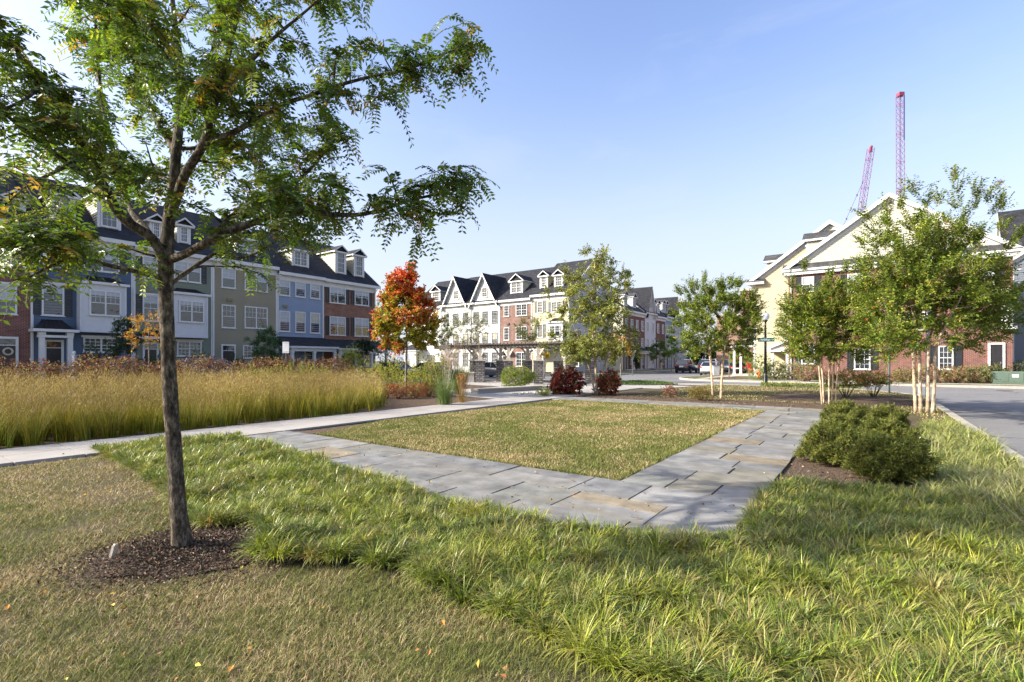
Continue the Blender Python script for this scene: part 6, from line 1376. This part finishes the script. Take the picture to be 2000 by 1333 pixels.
# ------------------------------------------------------------------ cars
def car(name, label, b0, rz, paint, kind='sedan', group='cars parked along the streets', rails=False):
    """x forward; real proportions, body lofted in stations"""
    t = thing(name, label, 'car', b0, rz, group)
    if kind == 'sedan': L, W, H, belt = 4.8, 1.82, 1.45, .92; st = [(-2.4, .42, .78), (-2.3, .30, .93), (-1.9, .22, 1.0), (-1.3, .2, .98), (0, .2, .94), (.9, .2, .92), (1.3, .2, .88), (2.0, .22, .78), (2.3, .28, .66), (2.4, .38, .55)]; cab = [(-1.95, .99), (-1.15, H-.06), (-.5, H), (.25, H-.02), (1.15, .90)]
    else: L, W, H, belt = 4.7, 1.88, 1.72, 1.08; st = [(-2.35, .45, .95), (-2.28, .32, 1.08), (-1.9, .25, 1.12), (-1.0, .25, 1.12), (.6, .25, 1.08), (1.0, .25, 1.04), (1.9, .25, .96), (2.25, .3, .84), (2.35, .4, .68)]; cab = [(-2.25, 1.08), (-1.95, H-.06), (-1.2, H), (.1, H-.02), (1.05, 1.05)]
    mb = MB(); rings = []
    for x, zb, zt in st:
        e = 1-.16*(abs(x)/(L/2))**4; w = W/2*e; rings.append([(x, -w*.93, zb), (x, -w, zb+.14), (x, -w, (zb+zt)/2), (x, -w*.97, zt-.10), (x, -w*.88, zt), (x, w*.88, zt), (x, w*.97, zt-.10), (x, w, (zb+zt)/2), (x, w, zb+.14), (x, w*.93, zb)])
    k = 10; vs = [p for r in rings for p in r]; fs = [(i*k+j, i*k+(j+1) % k, (i+1)*k+(j+1) % k, (i+1)*k+j) for i in range(len(rings)-1) for j in range(k)]+[tuple(range(k))[::-1], tuple(range((len(rings)-1)*k, len(rings)*k))]
    mb.add(vs, fs, 0, True)
    # roof skin and pillars
    hw0, hw1 = W/2*.90, W/2*.70; rf = [c for c in cab]
    def hw(z): return hw0+(hw1-hw0)*max(0, (z-belt))/(H-belt)
    top = cab[1:-1]; vs = []; 
    for x, z in top: w = hw(z)+.02; vs += [(x, -w, z-.03), (x, -w+.08, z+.015), (x, w-.08, z+.015), (x, w, z-.03)]
    n = len(top); mb.add(vs, [(i*4+j, i*4+j+1, i*4+j+5, i*4+j+4) for i in range(n-1) for j in range(3)], 0, True)
    for (xa, za), (xb, zb_) in ((cab[0], cab[1]), (cab[-1], cab[-2])):
        for s_ in (-1, 1): mb.bar((xa, s_*hw(za)*.99, za), (xb, s_*hw(zb_), zb_), .07, .06)
    xm = (cab[1][0]+cab[-1][0])/2-.25
    for s_ in (-1, 1): mb.bar((xm, s_*hw(belt), belt), (xm, s_*hw(H-.05), H-.04), .08, .05)
    if rails:
        for s_ in (-1, 1): mb.bar((-1.6, s_*.55, H+.06), (.2, s_*.55, H+.06), .04, .04)
    mb.build('body', paint, t)
    g = MB(); vs = []
    for x, z in cab: w = hw(z)-.01; vs += [(x, -w, z-.01), (x, w, z-.01)]
    m = len(cab); fs = [(2*i, 2*i+1, 2*i+3, 2*i+2) for i in range(m-1)]; vs2 = [(x, s_*(hw0-.01), belt-.06) for x, z in cab for s_ in (-1, 1)]
    b = len(vs); fs += [(2*i, 2*i+2, b+2*i+2, b+2*i) for i in range(m-1)]+[(2*i+1, 2*i+3, b+2*i+3, b+2*i+1) for i in range(m-1)]
    g.add(vs+vs2, fs, 0); g.build('windows', 'car_glass', t)
    for x in (-1.42, 1.42):
        for s_ in (-1, 1):
            wb = MB(); wb.tube([(x, s_*(W/2-.20), .33), (x, s_*(W/2+.005), .33)], .33, 18); wh = wb.build('wheel', 'tyre', t); rb = MB(); rb.tube([(x, s_*(W/2-.0), .33), (x, s_*(W/2+.02), .33)], .20, 14)
            for q in range(5): a = 2*PI*q/5; rb.bar((x, s_*(W/2+.022), .33), (x+.19*math.cos(a), s_*(W/2+.022), .33+.19*math.sin(a)), .04, .02)
            rb.build('rim', 'rim', wh)
    for s_ in (-1, 1):
        mb = MB(); z = .84 if kind == 'sedan' else .98; xr = -2.37 if kind == 'sedan' else -2.33
        mb.box(xr-.03, xr+.14, min(s_*.52, s_*.84), max(s_*.52, s_*.84), z-.09, z+.06); mb.build('tail_light', 'tail_red', t)
        mb = MB(); mb.box(2.16, 2.37, min(s_*.48, s_*.80), max(s_*.48, s_*.80), .60, .70); mb.build('headlight', 'head_clear', t)
        mb = MB(); mb.box(.62, .80, min(s_*.90, s_*1.06), max(s_*.90, s_*1.06), belt+.02, belt+.14); mb.build('wing_mirror', paint, t)
    mb = MB(); mb.box(-2.43, -2.40, -.26, .26, .62 if kind == 'sedan' else .75, .74 if kind == 'sedan' else .87); mb.build('number_plate', 'plate', t)
    mb = MB(); mb.box(-2.42, -2.2, -.72, .72, .30, .42); mb.build('bumper', 'tyre', t); return t
def cp(u, Yd): return Vector(((u-1000)/F*Yd, Yd, RZ))
car('parked_car', 'silver sedan seen from behind on the far street', cp(1389, 55), EA+.10, 'paint_silver', 'sedan')
car('parked_car', 'black SUV with red tail lights on the left of the far street', cp(1341, 64), EA+.02, 'paint_black', 'suv')
car('parked_car', 'dark blue van parked just beyond the silver sedan', cp(1384, 64), EA+.08, 'paint_blue', 'suv', rails=True)
car('parked_car', 'dark car right of the silver sedan behind the crape myrtle stems', cp(1420, 62), EA+.2, 'paint_grey', 'suv')
car('parked_car', 'black car close to the yellow house, right end of the parked cars', cp(1441, 60), EA+.2, 'paint_black', 'sedan')
car('parked_car', 'dark grey sedan side-on behind the pergola pier', cp(972, 47), EA-PI/2, 'paint_grey', 'sedan')
car('parked_car', 'navy car behind the red maple, right of its trunk', cp(850, 46), EA-PI/2, 'paint_navy', 'sedan')
car('parked_car', 'dark car behind the red maple, left of its trunk', cp(775, 44), EA-PI/2, 'paint_black', 'sedan')
car('parked_car', 'blue car half hidden by the red hedge, in front of the green house', P(-32.6, 14.2, RZ), EA, 'paint_blue', 'suv')

# ------------------------------------------------------------------ cranes
def lattice(mb, a, b, w, seg, th=.16, up=Vector((0, 1, 0))):
    a, b = Vector(a), Vector(b); d = (b-a).normalized(); s = d.cross(up).normalized(); u = s.cross(d).normalized(); n = max(2, int((b-a).length/seg))
    c = [(s*i+u*j)*w/2 for i, j in ((-1, -1), (1, -1), (1, 1), (-1, 1))]
    for q in c: mb.bar(a+q, b+q, th*1.3, th*1.3, 0)
    for k in range(n):
        p0, p1 = a.lerp(b, k/n), a.lerp(b, (k+1)/n)
        for j in range(4):
            q0, q1 = c[j], c[(j+1) % 4]
            mb.bar(p0+q0, p1+q1, th*.6, th*.6, 1 if (k+j) % 2 else 0); mb.bar(p0+q1, p1+q0, th*.6, th*.6, 1)
            if k % 5 == 0: mb.bar(p0+q0, p0+q1, th, th, 0)
top = at(1758, 183, 210); bt = Vector((top.x+.4, top.y, 0))
t = thing('tower_crane', 'tall upright red lattice mast with painted-in violet shade, against the sky', 'crane', bt)
mb = MB(); lattice(mb, (0, 0, 0), top-bt, 2.0, 2.4, .10); mb.build('mast', ('crane_red', 'crane_shade_violet'), t)
mb = MB(); h = (top-bt); mb.box(h.x-1.08, h.x+1.08, h.y-1.08, h.y+1.08, h.z-1.2, h.z+.2); mb.build('head', 'crane_red', t)
mb = MB(); mb.box(h.x+.45, h.x+.95, h.y-1.35, h.y-1.08, h.z-20, h.z-1.3); mb.build('climbing_cage', 'crane_shade_violet', t)
tip = at(1701, 290, 200); root_ = at(1672, 480, 200); b0 = Vector((root_.x, root_.y, 0))
t = thing('luffing_crane', 'leaning red lattice jib with painted-in violet shade and stay cable, left of the upright mast', 'crane', b0)
mb = MB(); lattice(mb, root_-b0, tip-b0, 1.8, 2.2, .10); mb.build('jib', ('crane_red', 'crane_shade_violet'), t)
mb = MB(); lattice(mb, (0, 0, 0), (0, 0, root_.z), 2.4, 2.6, .16); mb.build('mast', ('crane_red', 'crane_shade_violet'), t)
ms = root_.lerp(tip, .76)-b0; ce = at(1630, 480, 200)-b0
mb = MB(); mb.tube([ms, ce], .09, 5)
for q in (.15, .32, .5, .64, .82): p = ms.lerp(ce, q); mb.box(p.x-.2, p.x+.2, p.y-.2, p.y+.2, p.z-.4, p.z+.4)
mb.build('stay_cable', 'crane_shade_violet', t)
mb = MB(); tt = tip-b0; d = (tip-root_).normalized(); mb.bar(tt-d*1.6, tt+d*.9, 1.0, .7); mb.build('jib_head', 'crane_red', t)
mb = MB(); mb.box(-8.8, 1.5, -1.2, 1.2, root_.z-1.2, root_.z-.2); mb.box(-8.8, -7.0, -1.2, 1.2, root_.z-3, root_.z-1.2); mb.bar((-8, 0, root_.z-.2), (-3, 0, root_.z+6), .3, .3); mb.build('counter_jib', 'crane_shade_violet', t)

# ------------------------------------------------------------------ light, sky, camera
SUN_EL = math.radians(28); to_sun = Vector((-.99, -.13, 0)).normalized()*math.cos(SUN_EL)+Vector((0, 0, math.sin(SUN_EL)))
sl = bpy.data.lights.new('sun', 'SUN'); sl.energy = 5.0; sl.angle = math.radians(.53); sl.color = (1, .93, .82)
so = bpy.data.objects.new('sun', sl); COL.objects.link(so); so.rotation_euler = to_sun.to_track_quat('Z', 'Y').to_euler(); so.location = (-20, -10, 30)
wd = bpy.data.worlds.new('World'); C.world = wd; wd.use_nodes = True; nt = wd.node_tree; bg = nt.nodes['Background']
sky = nt.nodes.new('ShaderNodeTexSky'); sky.sky_type = 'NISHITA'; sky.sun_disc = False; sky.sun_elevation = SUN_EL
sky.sun_rotation = math.atan2(to_sun.x, to_sun.y); sky.air_density = 1.0; sky.dust_density = 3.0; sky.ozone_density = 1.6; sky.altitude = 50
g_ = nt.nodes.new('ShaderNodeNewGeometry') if False else nt.nodes.new('ShaderNodeTexCoord'); sx = nt.nodes.new('ShaderNodeSeparateXYZ'); nt.links.new(g_.outputs['Generated'], sx.inputs[0])
# pale haze low over the horizon
mrz = nt.nodes.new('ShaderNodeMapRange'); mrz.interpolation_type = 'SMOOTHERSTEP'; mrz.inputs[1].default_value = -.1; mrz.inputs[2].default_value = .62; mrz.inputs[3].default_value = .92; mrz.inputs[4].default_value = 0
nt.links.new(sx.outputs[2], mrz.inputs[0])
hs = nt.nodes.new('ShaderNodeHueSaturation'); hs.inputs['Saturation'].default_value = 1.05; hs.inputs['Value'].default_value = 1.28; hs.inputs['Hue'].default_value = .511; nt.links.new(sky.outputs[0], hs.inputs['Color'])
mxs = nt.nodes.new('ShaderNodeMix'); mxs.data_type = 'RGBA'; nt.links.new(mrz.outputs[0], mxs.inputs['Factor']); nt.links.new(hs.outputs[0], mxs.inputs['A']); mxs.inputs['B'].default_value = (2.9, 3.0, 3.3, 1)
# faint high cirrus
cm = nt.nodes.new('ShaderNodeMapping'); cm.inputs['Scale'].default_value = (2.2, 1.2, 7.0); cm.inputs['Rotation'].default_value = (.2, .35, .4); nt.links.new(g_.outputs['Generated'], cm.inputs[0])
cn = nt.nodes.new('ShaderNodeTexNoise'); cn.inputs['Scale'].default_value = 2.4; cn.inputs['Detail'].default_value = 7; cn.inputs['Distortion'].default_value = .5; nt.links.new(cm.outputs[0], cn.inputs['Vector'])
cr = nt.nodes.new('ShaderNodeMapRange'); cr.inputs[1].default_value = .52; cr.inputs[2].default_value = .80; cr.inputs[3].default_value = 0; cr.inputs[4].default_value = .14; nt.links.new(cn.outputs['Fac'], cr.inputs[0])
mx2 = nt.nodes.new('ShaderNodeMix'); mx2.data_type = 'RGBA'; nt.links.new(cr.outputs[0], mx2.inputs['Factor']); nt.links.new(mxs.outputs['Result'], mx2.inputs['A']); mx2.inputs['B'].default_value = (3.1, 3.2, 3.4, 1)
nt.links.new(mx2.outputs['Result'], bg.inputs[0]); bg.inputs[1].default_value = .15
cd = bpy.data.cameras.new('camera'); cam = bpy.data.objects.new('camera', cd); COL.objects.link(cam); cam.location = (0, 0, EYE); cam.rotation_euler = (PI/2, 0, 0)
cd.lens = F/2000*36; cd.sensor_width = 36; cd.shift_y = (HOR-666.5)/2000; cd.clip_end = 3000; cd.clip_start = .05; C.camera = cam
C.view_settings.view_transform = 'Standard'; C.view_settings.look = 'None'; C.view_settings.exposure = .98; C.view_settings.gamma = 1
C.cycles.max_bounces = 6; C.cycles.transparent_max_bounces = 4; C.cycles.use_denoising = True
